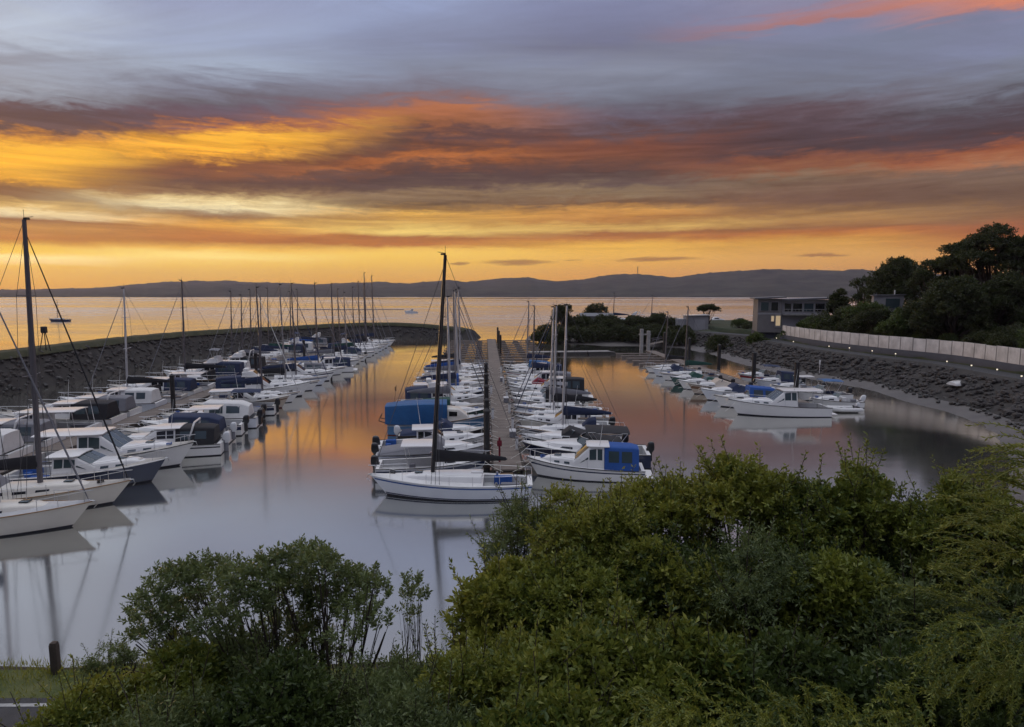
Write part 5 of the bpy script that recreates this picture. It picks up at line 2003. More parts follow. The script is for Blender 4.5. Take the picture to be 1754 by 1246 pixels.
# dinghy turned over on the rocks, small day mark on the bank
p = G(1640, 640, 3.2)
dn = empty('upturned_dinghy', (p.x, p.y, land_z(p.x, p.y)[0] + .2))
rg = []
for x, wv, h in ((-1.5, .5, .35), (-.8, .62, .45), (0, .66, .48), (.8, .52, .46), (1.35, .22, .40), (1.5, .03, .3)):
    rg.append([(x, wv * math.cos(a_), h * math.sin(a_)) for a_ in [math.pi * j / 8 for j in range(9)]])
MB().loft(rg, False, True, True).build('hull', M_GEL, dn, 60)
MB().box((-.1, 0, .50), (2.4, .05, .06)).build('keel', M_GELW, dn)
dn.rotation_euler = (0.1, 0.05, R(35))
tag(dn, 'white upturned dinghy lying on the rocks below the fence', 'dinghy')
p = G(1404, 628, 1.6)
dm = empty('day_mark', (p.x, p.y, land_z(p.x, p.y)[0] - .1))
MB().tube([(0, 0, 0), (0, 0, 1.6)], .05, 8).build('pole', M_ALU, dm)
MB().rbox((0, 0, 1.75), (.22, .12, .7), .04).build('mark', M_CWHITE, dm)
tag(dm, 'small white channel mark on the mud shore', 'channel mark')
# navigation mark on the breakwater
p = G(78, 600, 4.6)
nm_ = empty('navigation_mark', (p.x, p.y, 4.5))
m = MB()
for q in range(3):
    a_ = q * 2.094
    m.tube([(math.cos(a_) * .7, math.sin(a_) * .7, 0), (math.cos(a_) * .15, math.sin(a_) * .15, 2.6)], .06, 6)
m.build('tripod', M_BLK, nm_)
MB().rbox((0, 0, 2.9), (.65, .65, .9), .1).build('lantern_box', M_BLK, nm_)
tag(nm_, 'dark tripod navigation mark standing on the breakwater crest', 'navigation mark')
# radio mast on the hill
p = at(1092, 471, 2900)
rm_ = empty('radio_mast', (p.x, p.y, p.z - 6))
m = MB()
for q in range(3):
    a_ = q * 2.094
    m.tube([(math.cos(a_) * 3, math.sin(a_) * 3, 0), (math.cos(a_) * 1.6, math.sin(a_) * 1.6, 42)], .7, 5)
for z in range(4, 42, 6):
    m.tube([(3 - z * .03, 0, z), (-1.5 + z * .015, 2.6 - z * .03, z), (-1.5 + z * .015, -2.6 + z * .03, z), (3 - z * .03, 0, z)], .4, 4)
m.build('lattice', M_ALUD, rm_)
tag(rm_, 'thin radio mast on the hilltop across the bay', 'radio mast')

# ------------------------------------------------------------------ club building at the foot of the hill
BY = 132.0


def facing(p):
    return math.atan2(p.y, p.x) - math.pi / 2


p = at(1330, 566, BY)
bl = empty('club_building', (p.x, BY, p.z - .3), R(-14))


def wall_box(nm, c, s, m_, par):
    return MB().box(c, s).build(nm, m_, par, 0)


wall_box('wall', (-1.6, 3.0, 3.3), (4.6, 8.0, 6.8), M_WALL2, bl)
wall_box('plinth', (2.6, 3.6, -1.6), (13.2, 8.4, 3.2), M_RWALL, bl)
w2 = wall_box('wall', (5.2, 4.0, 3.2), (8.8, 9.0, 6.6), M_WALL, bl)
MB().slab([(-4.6, -1.7, 6.65), (1.4, -1.7, 6.95), (1.4, 7.6, 6.95), (-4.6, 7.6, 6.65)], (0, 0, 1), .28).build('roof', M_ROOF, bl, 0)
MB().slab([(.75, -1.3, 6.35), (10.6, -1.3, 6.75), (10.6, 9.2, 6.75), (.75, 9.2, 6.35)], (0, 0, 1), .30).build('roof', M_ROOF, bl, 0)
for x, z, wv, hv, mm in ((-2.6, 5.2, 1.5, 1.7, M_GLASSB), (-.7, 5.2, 1.3, 1.7, M_GLASS)):
    f_ = MB().box((x, -1.04, z), (wv + .2, .10, hv + .2)).build('window', M_POST, bl, 0)
    MB().box((x, -1.10, z), (wv, .06, hv)).build('pane', mm, f_, 0)
for x, z, wv, hv, mm in ((1.9, 5.0, 1.2, 1.6, M_GLASS), (3.7, 5.0, 1.7, 1.6, M_GLASS), (5.8, 5.0, 1.7, 1.6, M_GLASSB), (7.9, 5.0, 1.7, 1.6, M_GLASS)):
    f_ = MB().box((x, -.54, z), (wv + .2, .10, hv + .2)).build('window', M_POST, bl, 0)
    MB().box((x, -.60, z), (wv, .06, hv)).build('pane', mm, f_, 0)
f_ = MB().box((.05, -1.06, 2.2), (1.2, .12, 2.6)).build('door', M_POST, bl, 0)
MB().box((.05, -1.13, 2.3), (.85, .06, 2.0)).build('pane', M_LIT, f_, 0)
f_ = MB().box((-1.0, -1.06, 2.7), (.7, .12, 1.3)).build('window', M_POST, bl, 0)
MB().box((-1.0, -1.13, 2.7), (.5, .06, 1.1)).build('pane', M_LIT, f_, 0)
bal = MB().box((5.2, -1.2, 3.55), (8.6, 1.3, .22)).build('balcony', M_CONC, bl, 0)
m = MB()
for k in range(13):
    m.tube([(1.1 + k * .68, -1.78, 3.66), (1.1 + k * .68, -1.78, 4.65)], .035, 5)
m.tube([(1.0, -1.78, 4.65), (9.4, -1.78, 4.65)], .05, 6)
m.build('balustrade', M_POST, bal)
MB().box((-1.6, -1.02, 3.7), (4.5, .08, .35)).build('fascia', M_WALLW, bl, 0)
tag(bl, 'two-storey club building with low roofs at the foot of the wooded hill', 'building')
# small house half hidden in the scrub
p = at(1521, 531, 110)
hs = empty('hillside_house', (p.x, 110, p.z - .4), R(-24))
hs.scale = (.86, .86, .80)
wall_box('wall', (0, 2, 1.7), (5.2, 4.4, 3.6), M_WALLW, hs)
_pl = hs.location.z - land_z(p.x, 112)[0] + 2.5
wall_box('plinth', (0, 2, -.1 - _pl / 2), (4.9, 4.1, _pl), M_RWALL, hs)
MB().slab([(-2.9, -.5, 3.45), (2.9, -.5, 3.6), (2.9, 4.6, 3.6), (-2.9, 4.6, 3.45)], (0, 0, 1), .2).build('roof', M_ROOF, hs, 0)
f_ = MB().box((.7, -.24, 1.9), (2.6, .1, 2.2)).build('window', M_POST, hs, 0)
MB().box((.7, -.30, 1.9), (2.4, .06, 2.0)).build('pane', M_GLASSB, f_, 0)
MB().tube([(1.2, 2, 3.6), (1.2, 2, 4.7)], .12, 8).build('flue', M_CWHITE, hs)
tag(hs, 'small pale flat-roofed house half hidden on the wooded hillside', 'house')

# ------------------------------------------------------------------ hillside trees and scrub
def tree(name, base, top_z, rad, leaf, label, nlobe=9, n=2200, flat=.55, lean=(0, 0), seed=0, group='hillside trees', gap=.0, llen=.34, trunk_r=.30, spread=1.0, low=.35):
    rr_ = random.Random(seed)
    base = Vector(base)
    H_ = top_z - base.z
    lob = []
    for k in range(nlobe):
        a_ = k * 2.399 + rr_.uniform(-.4, .4)
        q = math.sqrt((k + .4) / nlobe) * spread
        z = base.z + H_ * (low + (1 - low) * (1 - q * q * .75) * rr_.uniform(.82, 1.0))
        r_ = rad * rr_.uniform(.23, .40)
        lob.append(((base.x + lean[0] + math.cos(a_) * rad * q * .78, base.y + lean[1] + math.sin(a_) * rad * q * .78, z - r_ * flat), (r_, r_, r_ * flat)))
    return shrub(name, base, lob, n, 9, .55, llen, .5, leaf, label, 'tree', group, r0=trunk_r, inner=.3, twigs=14, down=-.6, seed=seed)


hp = []
for k, (px, ytop, Y, rad, txt, kw) in enumerate([
    (1540, 438, 116, 5.2, 'domed dark tree standing alone behind the small house', dict(nlobe=22, n=3400, flat=.85, low=.30)),
    (1612, 430, 104, 4.6, 'spreading dark tree between the domed tree and the tall pines', dict(nlobe=9, n=2000, flat=.45)),
    (1655, 412, 100, 4.2, 'open-branched pine at the edge of the tall hilltop group', dict(nlobe=9, n=1100, flat=.34, low=.5)),
    (1700, 386, 98, 5.2, 'tallest flat-topped pine on the hilltop with sky showing through', dict(nlobe=14, n=1700, flat=.32, low=.55)),
    (1752, 398, 96, 5.0, 'flat-topped pine cut by the edge of the picture', dict(nlobe=13, n=1500, flat=.34, low=.50)),
    (1800, 420, 100, 5.4, 'broad dark pine beyond the picture edge', dict(nlobe=9, n=1500, flat=.45)),
    (1438, 490, 126, 2.2, 'small rounded tree behind the club building', dict(nlobe=9, n=1500, flat=.8, low=.2)),
    (1475, 470, 124, 2.2, 'thin bare-branched tree beside the club building', dict(nlobe=6, n=260, flat=.8, low=.4)),
    (1640, 468, 92, 4.8, 'dark rounded tree below the hilltop pines', dict(nlobe=12, n=2600, flat=.8, low=.1)),
    (1720, 462, 90, 4.4, 'dark bushy tree under the tallest pine', dict(nlobe=12, n=2600, flat=.8, low=.1)),
]):
    p = at(px, ytop, Y)
    z = land_z(p.x, p.y)[0]
    z = min(z, p.z - 3)
    tree('hill_tree', (p.x, p.y, z - .2), p.z, rad, LF_FAR, txt, seed=k + 3, **kw)

# scrub covering the slope above the fence: a few bushes, copied and turned
protos = []
for k in range(5):
    rr_ = random.Random(40 + k)
    lob = [((rr_.uniform(-1.2, 1.2), rr_.uniform(-1.2, 1.2), rr_.uniform(.7, 1.9)), (rr_.uniform(.8, 1.3),) * 2 + (rr_.uniform(.7, 1.0),)) for _ in range(8)]
    protos.append(shrub('scrub_bush', (0, 0, 0), lob, 520, 8, .32, .26, .5, LF_DARK if k % 2 else LF_FAR, 'x', 'bush', 'scrub on the slope above the fence', r0=.09, twigs=6, seed=50 + k))
used = [False] * 5
rr_ = random.Random(77)
cells = []
for i in range(0, len(SHORE), 3):
    if BLEND[i] < .85 or SHORE[i].y > 150:
        continue
    for off in (17.2, 20, 23.2, 27, 31.5, 37, 43, 50):
        o2 = off + rr_.uniform(-.9, .9)
        p = shore_point(i, o2, 0)
        p.x += rr_.uniform(-.8, .8)
        p.y += rr_.uniform(-.8, .8)
        if p.y < 45 or abs(p.x / p.y) > .95:
            continue
        if (p - bl.location).xy.length < 9.5 and p.x > bl.location.x - 4:
            continue
        if (p - hs.location).xy.length < 4.2:
            continue
        p.z = shore_z(i, o2) - .15
        s_ = rr_.uniform(.75, 1.15) * (1.0 if off < 25 else 1.3) * (1.0 if p.y < 90 else .72)
        fy_ = p.y * math.cos(PITCH) + EYE * math.sin(PITCH)
        ppx = CX + FPX * p.x / fy_
        if 1478 < ppx < 1562 and p.y < 110:
            ztop = at(1520, 523, p.y).z
            s_ = min(s_, (ztop - p.z) / 3.0)
            if s_ < .25:
                continue
        cells.append((p, s_))
cells.sort(key=lambda c: c[0].y)
for k, (p, s) in enumerate(cells):
    j = rr_.randrange(5)
    if not used[j]:
        used[j] = True
        o_ = protos[j]
    else:
        o_ = copy_tree(protos[j])
    o_.location = p
    o_.rotation_euler = (0, 0, rr_.uniform(0, 6.28))
    o_.scale = (s * 1.1, s * 1.1, s * rr_.uniform(.8, 1.15))
    o_['label'] = 'dark green scrub bush among many on the slope above the pale fence'
for j in range(5):
    if not used[j]:
        for ch in list(protos[j].children):
            bpy.data.objects.remove(ch)
        bpy.data.objects.remove(protos[j])

for k, (px, yt, Y, wp, txt) in enumerate((
    (1402, 543, 118, 80, 'dark bush right of the club building'), (1440, 528, 113, 90, 'broad dark bush on the slope between club building and house'),
    (1476, 520, 110, 80, 'tall dark bush just left of the hillside house'), (1500, 532, 95, 70, 'dark bush in front of the left corner of the house'),
    (1548, 533, 95, 70, 'dark bush in front of the right corner of the house'), (1585, 512, 98, 90, 'dark bush just right of the hillside house'),
    (1432, 550, 106, 90, 'low dark bush above the far end of the fence'), (1484, 546, 96, 100, 'wide low bush below the hillside house'),
    (1534, 550, 91, 100, 'wide dark bush on the slope under the house'), (1596, 538, 90, 100, 'wide dark bush right of and below the house'))):
    p = at(px, yt, Y)
    rw = wp * Y / FPX / 2
    while land_z(p.x, p.y)[1] < 15.0 + rw * .75 and Y < 140:   # keep it on the uphill side of the fence
        Y += 1.0
        p = at(px, yt, Y)
    z = land_z(p.x, p.y)[0] - .2
    h = max(p.z - z, 1.2)
    r3 = random.Random(500 + k)
    lob = []
    for q_ in range(12):
        q = r3.uniform(-.75, .75)
        r_ = min(rw * r3.uniform(.25, .42), h * .4)
        f_ = r3.uniform(.35, 1.0) if q_ > 3 else 1.0
        lob.append(((p.x + q * (rw - r_ * .4), p.y + r3.uniform(-1, .6) * rw * .4, z + h * (1 - .3 * q * q) * f_ - r_ * .85), (r_, r_, r_ * .85)))
    shrub('slope_bush', (p.x, p.y, z), lob, 1300, 8, .40, .30, .5, LF_FAR if k % 2 else LF_DARK, txt, 'bush', 'bushes round the hillside house', r0=.12, twigs=6, seed=k + 500, inner=.4)

# ------------------------------------------------------------------ things on the spit
def spit_bush(px, ytop, Y, wpx, label, leaf=LF_FAR, n=1100, tall=.9, seed=1):
    p = at(px, ytop, Y)
    z = spit_z(p.x, p.y) - .2
    rw = wpx * Y / FPX / 2
    h = max(p.z - z, 1.0)
    rr2 = random.Random(seed)
    lob = []
    for k in range(9):
        q = rr2.uniform(-.75, .75)
        r_ = rw * rr2.uniform(.28, .45)
        r_ = min(r_, h * .42)
        top_ = z + h * (1 - .35 * abs(q) ** 2) * (rr2.uniform(.55, 1.0) if k > 2 else 1.0)
        lob.append(((p.x + q * (rw - r_ * .4), p.y + rr2.uniform(-1, 1) * rw * .4, top_ - r_ * tall), (r_, r_, r_ * tall)))
    shrub('spit_bush', (p.x, p.y, z), lob, n, 8, .45, .32, .5, leaf, label, 'bush', 'bushes on the spit', r0=.12, twigs=6, seed=seed, inner=.4)


for k_, (px_, py_, Y_, w_) in enumerate(((925, 571, 161, 44), (958, 564, 158, 54), (990, 560, 158, 56), (1025, 558, 157, 60), (1060, 558, 157, 60), (1098, 560, 154, 60), (1135, 562, 152, 60), (1172, 566, 148, 50), (1035, 541, 168, 70), (1078, 543, 168, 66), (988, 541, 170, 56))):
    spit_bush(px_, py_, Y_, w_, ['lowest scrub at the very tip of the spit', 'low scrub under the tall narrow bush', 'low scrub above the beach left of the yard', 'low scrub above the middle of the beach', 'low scrub below the hauled-out dark yacht', 'low scrub right behind the grey dock pillars', 'low scrub just right of the dock pillars', 'low scrub beside the gangway head', 'mid-height scrub in front of the yard building', 'mid-height scrub below the hauled-out white cruiser', 'mid-height scrub between tall bush and yard building'][k_], n=1000, seed=60 + k_)
spit_bush(966, 523, 168, 40, 'tall narrow dark bush nearest the tip of the spit', n=1500, seed=1)
spit_bush(945, 556, 166, 60, 'low dark bush sloping down to the tip of the spit', seed=2)
spit_bush(1022, 521, 186, 42, 'round-headed dark bush behind the boat yard roof', seed=3)
spit_bush(1003, 548, 166, 60, 'low dark scrub beside the tall narrow bush', seed=4)
spit_bush(1052, 548, 164, 56, 'low dark bush below the boats in the yard', seed=5)
spit_bush(1092, 545, 164, 60, 'wide dark bush in front of the yard boats', seed=6)
spit_bush(1140, 538, 166, 70, 'broad dark hedge-like bush beside the white shed', n=1700, seed=7)
spit_bush(1110, 556, 158, 70, 'low scrub above the beach behind the dock pillars', seed=8)
spit_bush(1160, 560, 158, 60, 'low scrub at the top of the gangway', seed=9)
spit_bush(1235, 578, 134, 50, 'dark bush leaning over the near corner of the spit', n=900, seed=10)
spit_bush(1392, 548, 127, 60, 'dark bush hiding the right corner of the club building', LF_DARK, n=1000, seed=13)
spit_bush(1360, 562, 126, 40, 'low dark bush at the foot of the club building', LF_DARK, n=700, seed=14)
spit_bush(1300, 574, 128, 46, 'round dark green bush at the head of the embankment path', LF_DARK, n=900, seed=11)
p = at(1213, 523, 172)
tree('hill_tree', (p.x + .2, p.y, spit_z(p.x, p.y)), p.z, 3.0, LF_FAR, 'small flat-topped tree on the spit beside the white shed', nlobe=7, n=700, flat=.4, low=.75, seed=31, group='trees on the spit', trunk_r=.16)
p = at(1194, 566, 160)
sh = empty('boat_shed', (p.x, p.y, spit_z(p.x, p.y) - .1), R(-6))
wall_box('wall', (0, 2.5, 1.9), (5.4, 5.0, 3.9), M_WALLW, sh)
MB().slab([(-2.9, -.3, 3.8), (2.9, -.3, 3.95), (2.9, 5.3, 3.95), (-2.9, 5.3, 3.8)], (0, 0, 1), .18).build('roof', M_GEL, sh, 0)
MB().box((-3.7, 2.6, 1.5), (2.0, 4.2, 3.0)).build('lean_to', M_WALL, sh, 0)
f_ = MB().box((.6, -.05, 1.5), (2.6, .1, 2.8)).build('door', M_WALL, sh, 0)
tag(sh, 'plain white boat shed with flat roof on the spit', 'shed')
p = at(1022, 550, 176)
ys_ = empty('yard_building', (p.x, p.y, spit_z(p.x, p.y) - .1), R(-4))
wall_box('wall', (0, 2, 1.5), (8.6, 4, 3.0), M_WALL, ys_)
MB().slab([(-4.6, -.4, 2.9), (4.6, -.4, 2.9), (4.6, 2, 3.7), (-4.6, 2, 3.7)], (0, -.3, 1), .14).build('roof', M_ROOF, ys_, 0)
MB().slab([(-4.6, 2, 3.7), (4.6, 2, 3.7), (4.6, 4.4, 2.9), (-4.6, 4.4, 2.9)], (0, .3, 1), .14).build('roof', M_ROOF, ys_, 0)
for x in (-2.5, 0, 2.5):
    f_ = MB().box((x, -.04, 1.7), (1.4, .08, 1.1)).build('window', M_GLASS, ys_, 0)
tag(ys_, 'low pale building with ridged roof among the spit bushes', 'building')
# craft hauled out in the yard, masts up
for k, (px, py, Y, mk, txt) in enumerate((
    (1080, 548, 178, lambda: cruiser(9.0, M_GEL, hard=1.6, fly=True, aft='hardtop', arch=True), 'white cruiser hauled out in the yard on the spit'),
    (1056, 548, 182, lambda: yacht(9.0, M_NAVY, M_CNAVY, 8.4, M_ALUD, .10), 'dark-hulled yacht hauled out beside the white cruiser'),
    (1122, 549, 184, lambda: yacht(8.4, M_GEL, M_CBLK, 7.8, M_ALUD, .09), 'white yacht hauled out behind the broad bush'))):
    p = at(px, py, Y)
    o_ = mk()
    z = spit_z(p.x, p.y) + .55
    place(o_, (p.x - 4.2, p.y), R(176), txt, 'boat', 'boats hauled out on the spit', dz=z)
    for q in (-2.2, 0, 2.2):
        MB().box((q, 0, -.4), (.3, 1.4, .7)).build('cradle_block', M_WOODD, o_)
# parked cars by the far wall
for k, (px, py, Y, mm, txt) in enumerate(((1228, 551, 196, M_GEL, 'white car parked beyond the boat shed'), (1270, 552, 200, M_BLK, 'black car parked near the club building'))):
    p = at(px, py, Y)
    c_ = empty('parked_car', (p.x, p.y, spit_z(p.x, p.y)), R(4))
    Cabin([(-2.1, .35, .85, .82, .76), (-1.9, .30, .95, .85, .80), (1.7, .30, .92, .85, .78), (2.1, .35, .75, .80, .70)], .1, .03).build(c_, 'body', mm)
    cb = Cabin([(-1.6, .9, 1.0, .76, .70), (-1.0, .9, 1.48, .76, .60), (.2, .9, 1.50, .76, .60), (.9, .9, .98, .76, .70)], .1, .03)
    cb.build(c_, 'cabin', mm)
    cb.side_window(c_, -1.1, .5, .2, .85, M_GLASS, -.9, .2)
    for x in (-1.3, 1.3):
        for s in (-1, 1):
            MB().tube([(x, s * .70, .32), (x, s * .88, .32)], .32, 12).build('wheel', M_BLK, c_)
    tag(c_, txt, 'car', 'parked cars')
# ------------------------------------------------------------------ foreground planting on the bank below the viewpoint
def near_shrub(px, ytop, wpx, Y, leaf, label, n=1100, hpx=None, seed=1, nl=11, slen=.16, llen=.062, lw=.42, shoots=10, nlobe=17, name='shrub', inner=.35, group='shrubs on the near bank', deep=.5, round_=1.0):
    """a shrub whose head reaches ytop at column px when seen from the path, Y metres out"""
    top = at(px, ytop, Y)
    gz = land_z(top.x, top.y)[0]
    rw = wpx * Y / FPX / 2
    hv = (hpx or wpx) * Y / FPX
    rr_ = random.Random(seed * 13 + 1)
    lob = []
    for k in range(nlobe):
        q = -.85 + 1.7 * (k + .5) / nlobe + rr_.uniform(-.08, .08)
        r_ = rw * rr_.uniform(.15, .36)
        r_ = min(max(r_, .13), hv * .4)
        env = 1 - .55 * abs(q) ** 2.2 * round_
        d_ = rr_.choice((0, .18, .42, .7)) if k % 2 else rr_.uniform(0, .12)
        zc_ = top.z - r_ * .95 - hv * ((1 - env) + d_ * .9) * .75 - rr_.uniform(0, .30) * (k % 3)
        lob.append(((top.x + q * (rw - r_ * .35), top.y + rr_.uniform(-1, 1) * rw * deep - d_ * rw * .55, zc_), (r_, r_, r_ * rr_.uniform(.8, 1.0))))
    return shrub(name, (top.x, top.y + .2, min(gz, top.z - hv * .9)), lob, n, nl, slen, llen, lw, leaf, label, 'shrub', group, r0=.05, inner=inner, twigs=14, shoots=shoots, seed=seed, down=-.7)


SHR = [
    (1720, 850, 200, 8.4, LF_BROAD, 'leafy bush at the right edge behind the feathery conifer', 1200, 320),
    (1735, 985, 220, 7.6, LF_OLIVE, 'dull green bush at the right edge below the conifer tip', 1300, 300),
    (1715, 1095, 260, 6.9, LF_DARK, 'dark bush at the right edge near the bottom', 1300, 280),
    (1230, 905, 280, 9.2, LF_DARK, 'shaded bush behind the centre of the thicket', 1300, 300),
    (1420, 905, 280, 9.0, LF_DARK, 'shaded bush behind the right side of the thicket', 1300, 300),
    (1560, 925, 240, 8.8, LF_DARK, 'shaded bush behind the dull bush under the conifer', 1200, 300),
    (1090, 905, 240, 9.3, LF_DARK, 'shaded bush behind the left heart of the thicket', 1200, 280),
    (905, 846, 150, 10.6, LF_OLIVE, 'dark olive shrub between the racing yacht and the yellow-green bush', 900, 190),
    (1010, 838, 220, 9.9, LF_YEL, 'yellow-green bush below the launch with blue canopy', 1300, 200),
    (1120, 812, 210, 10.2, LF_YEL, 'tall yellow-tinged bush under the blue cockpit canopy', 1200, 200),
    (1255, 782, 230, 9.8, LF_YEL, 'tallest leafy bush in the middle of the near bank', 1500, 240),
    (1370, 802, 190, 9.6, LF_BROAD, 'leafy bush below the embankment dock boats', 1200, 220),
    (1482, 806, 130, 9.2, LF_BROAD, 'upright leafy bush with sprays against the dark reflection', 800, 200),
    (1560, 858, 150, 9.3, LF_OLIVE, 'low bush in the dip beside the feathery conifer', 800, 180),
    (1640, 812, 150, 8.6, LF_BROAD, 'broad-leaved bush standing behind the feathery conifer', 900, 220),
    (870, 968, 200, 8.9, LF_YEL, 'yellow-green bush at the water edge of the thicket', 1300, 220),
    (1000, 930, 240, 8.8, LF_BROAD, 'dense green bush in the left heart of the thicket', 1500, 260),
    (1150, 925, 260, 8.5, LF_YEL, 'dense green bush in the centre of the thicket', 1500, 280),
    (1310, 920, 260, 8.2, LF_OLIVE, 'dull green bush in the right heart of the thicket', 1500, 280),
    (1450, 945, 240, 8.0, LF_BROAD, 'dark green bush in front of the upright sprays', 1400, 280),
    (1580, 980, 220, 7.6, LF_OLIVE, 'dull bush tucked under the feathery conifer', 1300, 300),
    (840, 1085, 220, 7.4, LF_YEL, 'bright green bush at the lower left of the thicket', 1300, 240),
    (990, 1080, 260, 7.0, LF_BROAD, 'rounded bush near the bottom of the thicket', 1500, 280),
    (1180, 1090, 260, 6.8, LF_BROAD, 'shaded bush low in the middle of the thicket', 1400, 260),
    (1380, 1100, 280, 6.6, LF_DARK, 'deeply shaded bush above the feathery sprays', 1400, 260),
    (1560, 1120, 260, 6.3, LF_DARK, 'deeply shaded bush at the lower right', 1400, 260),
    (930, 1190, 280, 6.0, LF_BROAD, 'low leafy bush at the bottom edge', 1300, 160),
    (720, 1112, 200, 8.0, LF_OLIVE, 'low bush between the small tree and the thicket', 1100, 200),
    (620, 1130, 200, 7.6, LF_OLIVE, 'low olive bush at the foot of the small tree', 1100, 200),
    (410, 1080, 220, 8.4, LF_OLIVE, 'rounded bush under the canopy of the small tree', 1300, 220),
    (300, 1120, 200, 7.8, LF_BROAD, 'green bush left of the small tree', 1200, 200),
    (190, 1150, 160, 7.8, LF_YEL, 'bright low bush beside the road verge', 1000, 160),
    (120, 1195, 130, 7.4, LF_BROAD, 'low leafy bush hiding the road edge', 800, 120),
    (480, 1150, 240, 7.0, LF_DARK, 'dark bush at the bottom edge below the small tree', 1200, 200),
    (740, 1190, 260, 6.6, LF_OLIVE, 'olive bush at the bottom edge between tree and thicket', 1200, 180),
    (280, 1200, 220, 6.8, LF_OLIVE, 'olive bush in the lower left corner', 1000, 160),
]
for k, (px, yt, wp, Y, lf, txt, n, hp_) in enumerate(SHR):
    near_shrub(px, yt + 12, wp * 1.15, Y, lf, txt, int(n * 1.2), hp_, seed=k + 1, shoots=34 if yt < 900 else 16, slen=.15 if lf is not LF_OLIVE else .19, llen=(.078 if lf is not LF_OLIVE else .066) * random.Random(k).uniform(.8, 1.3), lw=.45 if lf is not LF_OLIVE else .34)


# the small open-branched tree at the left
def small_tree(px_foot, Y, label, crown, leaf, n, name='small_tree', trunk=.05, seed=3):
    ft = at(px_foot, 1246, Y)
    base = Vector((ft.x, Y, land_z(ft.x, Y)[0] - .1))
    root = empty(name, base)
    lob = []
    for px, py, rpx in crown:
        c = at(px, py, Y + random.Random(px).uniform(-.8, .8))
        r_ = rpx * Y / FPX * random.Random(px * 3 + 1).uniform(.75, 1.1)
        lob.append((np.array(c) - np.array(base), np.array((r_, r_ * 1.1, r_ * random.Random(px).uniform(.65, 1.0)))))
    pos, dirs = lobes_points(lob, n, .35, down=-.25)
    dirs = unit(dirs + np.array([0, 0, .5]))
    B_, A_, ln, wd = sprigs(pos, dirs, 13, .14, .072, .40, 1.2)
    link('crown', leaf_mesh('crown', B_, A_, ln, wd, leaf), root)
    # a forked trunk: a few limbs, each dividing towards its share of the crown
    rr_ = random.Random(seed)
    mb_ = MB()
    order = sorted(range(len(lob)), key=lambda i_: lob[i_][0][0])
    ng = max(1, len(lob) // 6)
    groups = [order[i_ * len(order) // ng:(i_ + 1) * len(order) // ng] for i_ in range(ng)]
    for g_ in groups:
        cen = Vector(np.mean([lob[i_][0] for i_ in g_], axis=0))
        fork = Vector((cen.x * .45 + rr_.uniform(-.08, .08), cen.y * .45, cen.z * .52))
        mid_ = fork * .5 + Vector((rr_.uniform(-.12, .12), rr_.uniform(-.1, .1), 0))
        mb_.tube([(0, 0, 0), mid_, fork], [trunk, trunk * .85, trunk * .62], 7, False)
        for i_ in g_:
            e_ = Vector(lob[i_][0]) - Vector((0, 0, lob[i_][1][2] * .3))
            k_ = fork.lerp(e_, .5) + Vector((rr_.uniform(-.1, .1), rr_.uniform(-.1, .1), rr_.uniform(-.04, .10)))
            mb_.tube([fork, k_, e_], [trunk * .5, trunk * .36, trunk * .16], 6, False)
            near_ = [p_ for p_ in pos if np.linalg.norm((p_ - lob[i_][0]) / lob[i_][1]) < 1.1][:4]
            for p_ in near_:
                mb_.tube([k_, k_.lerp(Vector(p_), .55) + Vector((rr_.uniform(-.05, .05), 0, rr_.uniform(-.05, .05))), p_], [trunk * .18, trunk * .12, trunk * .06], 4, False)
    link('limbs', mb_.mesh('limbs', M_BARK, 60), root)
    tag(root, label, 'tree', 'small trees on the near bank')


small_tree(540, 8.6, 'small open-crowned tree with bare lower branches on the near bank',
           [(262, 1045, 42), (300, 1010, 48), (345, 1000, 46), (395, 1000, 44), (440, 1010, 46), (480, 990, 44), (530, 975, 40), (560, 1000, 46), (600, 1010, 44), (630, 1030, 40), (500, 1035, 50), (420, 1050, 50), (330, 1050, 48), (560, 1045, 44), (610, 1060, 36), (280, 1080, 40), (370, 1085, 44), (660, 1080, 22), (240, 1070, 26), (545, 970, 24), (232, 1100, 24), (300, 1115, 34), (400, 1122, 40), (475, 1095, 42), (540, 1095, 38), (590, 1105, 34), (450, 1145, 40), (560, 1140, 32), (460, 972, 18), (520, 955, 18), (385, 978, 16), (330, 985, 16), (640, 1000, 16)], LF_OLIVE, 1750)
small_tree(700, 10.2, 'thin sapling with sparse leaves between small tree and thicket', [(706, 1000, 16), (698, 1025, 14), (716, 1030, 15), (690, 1050, 12), (710, 1062, 12), (722, 1005, 9)], LF_OLIVE, 58, 'sapling', .022, 5)


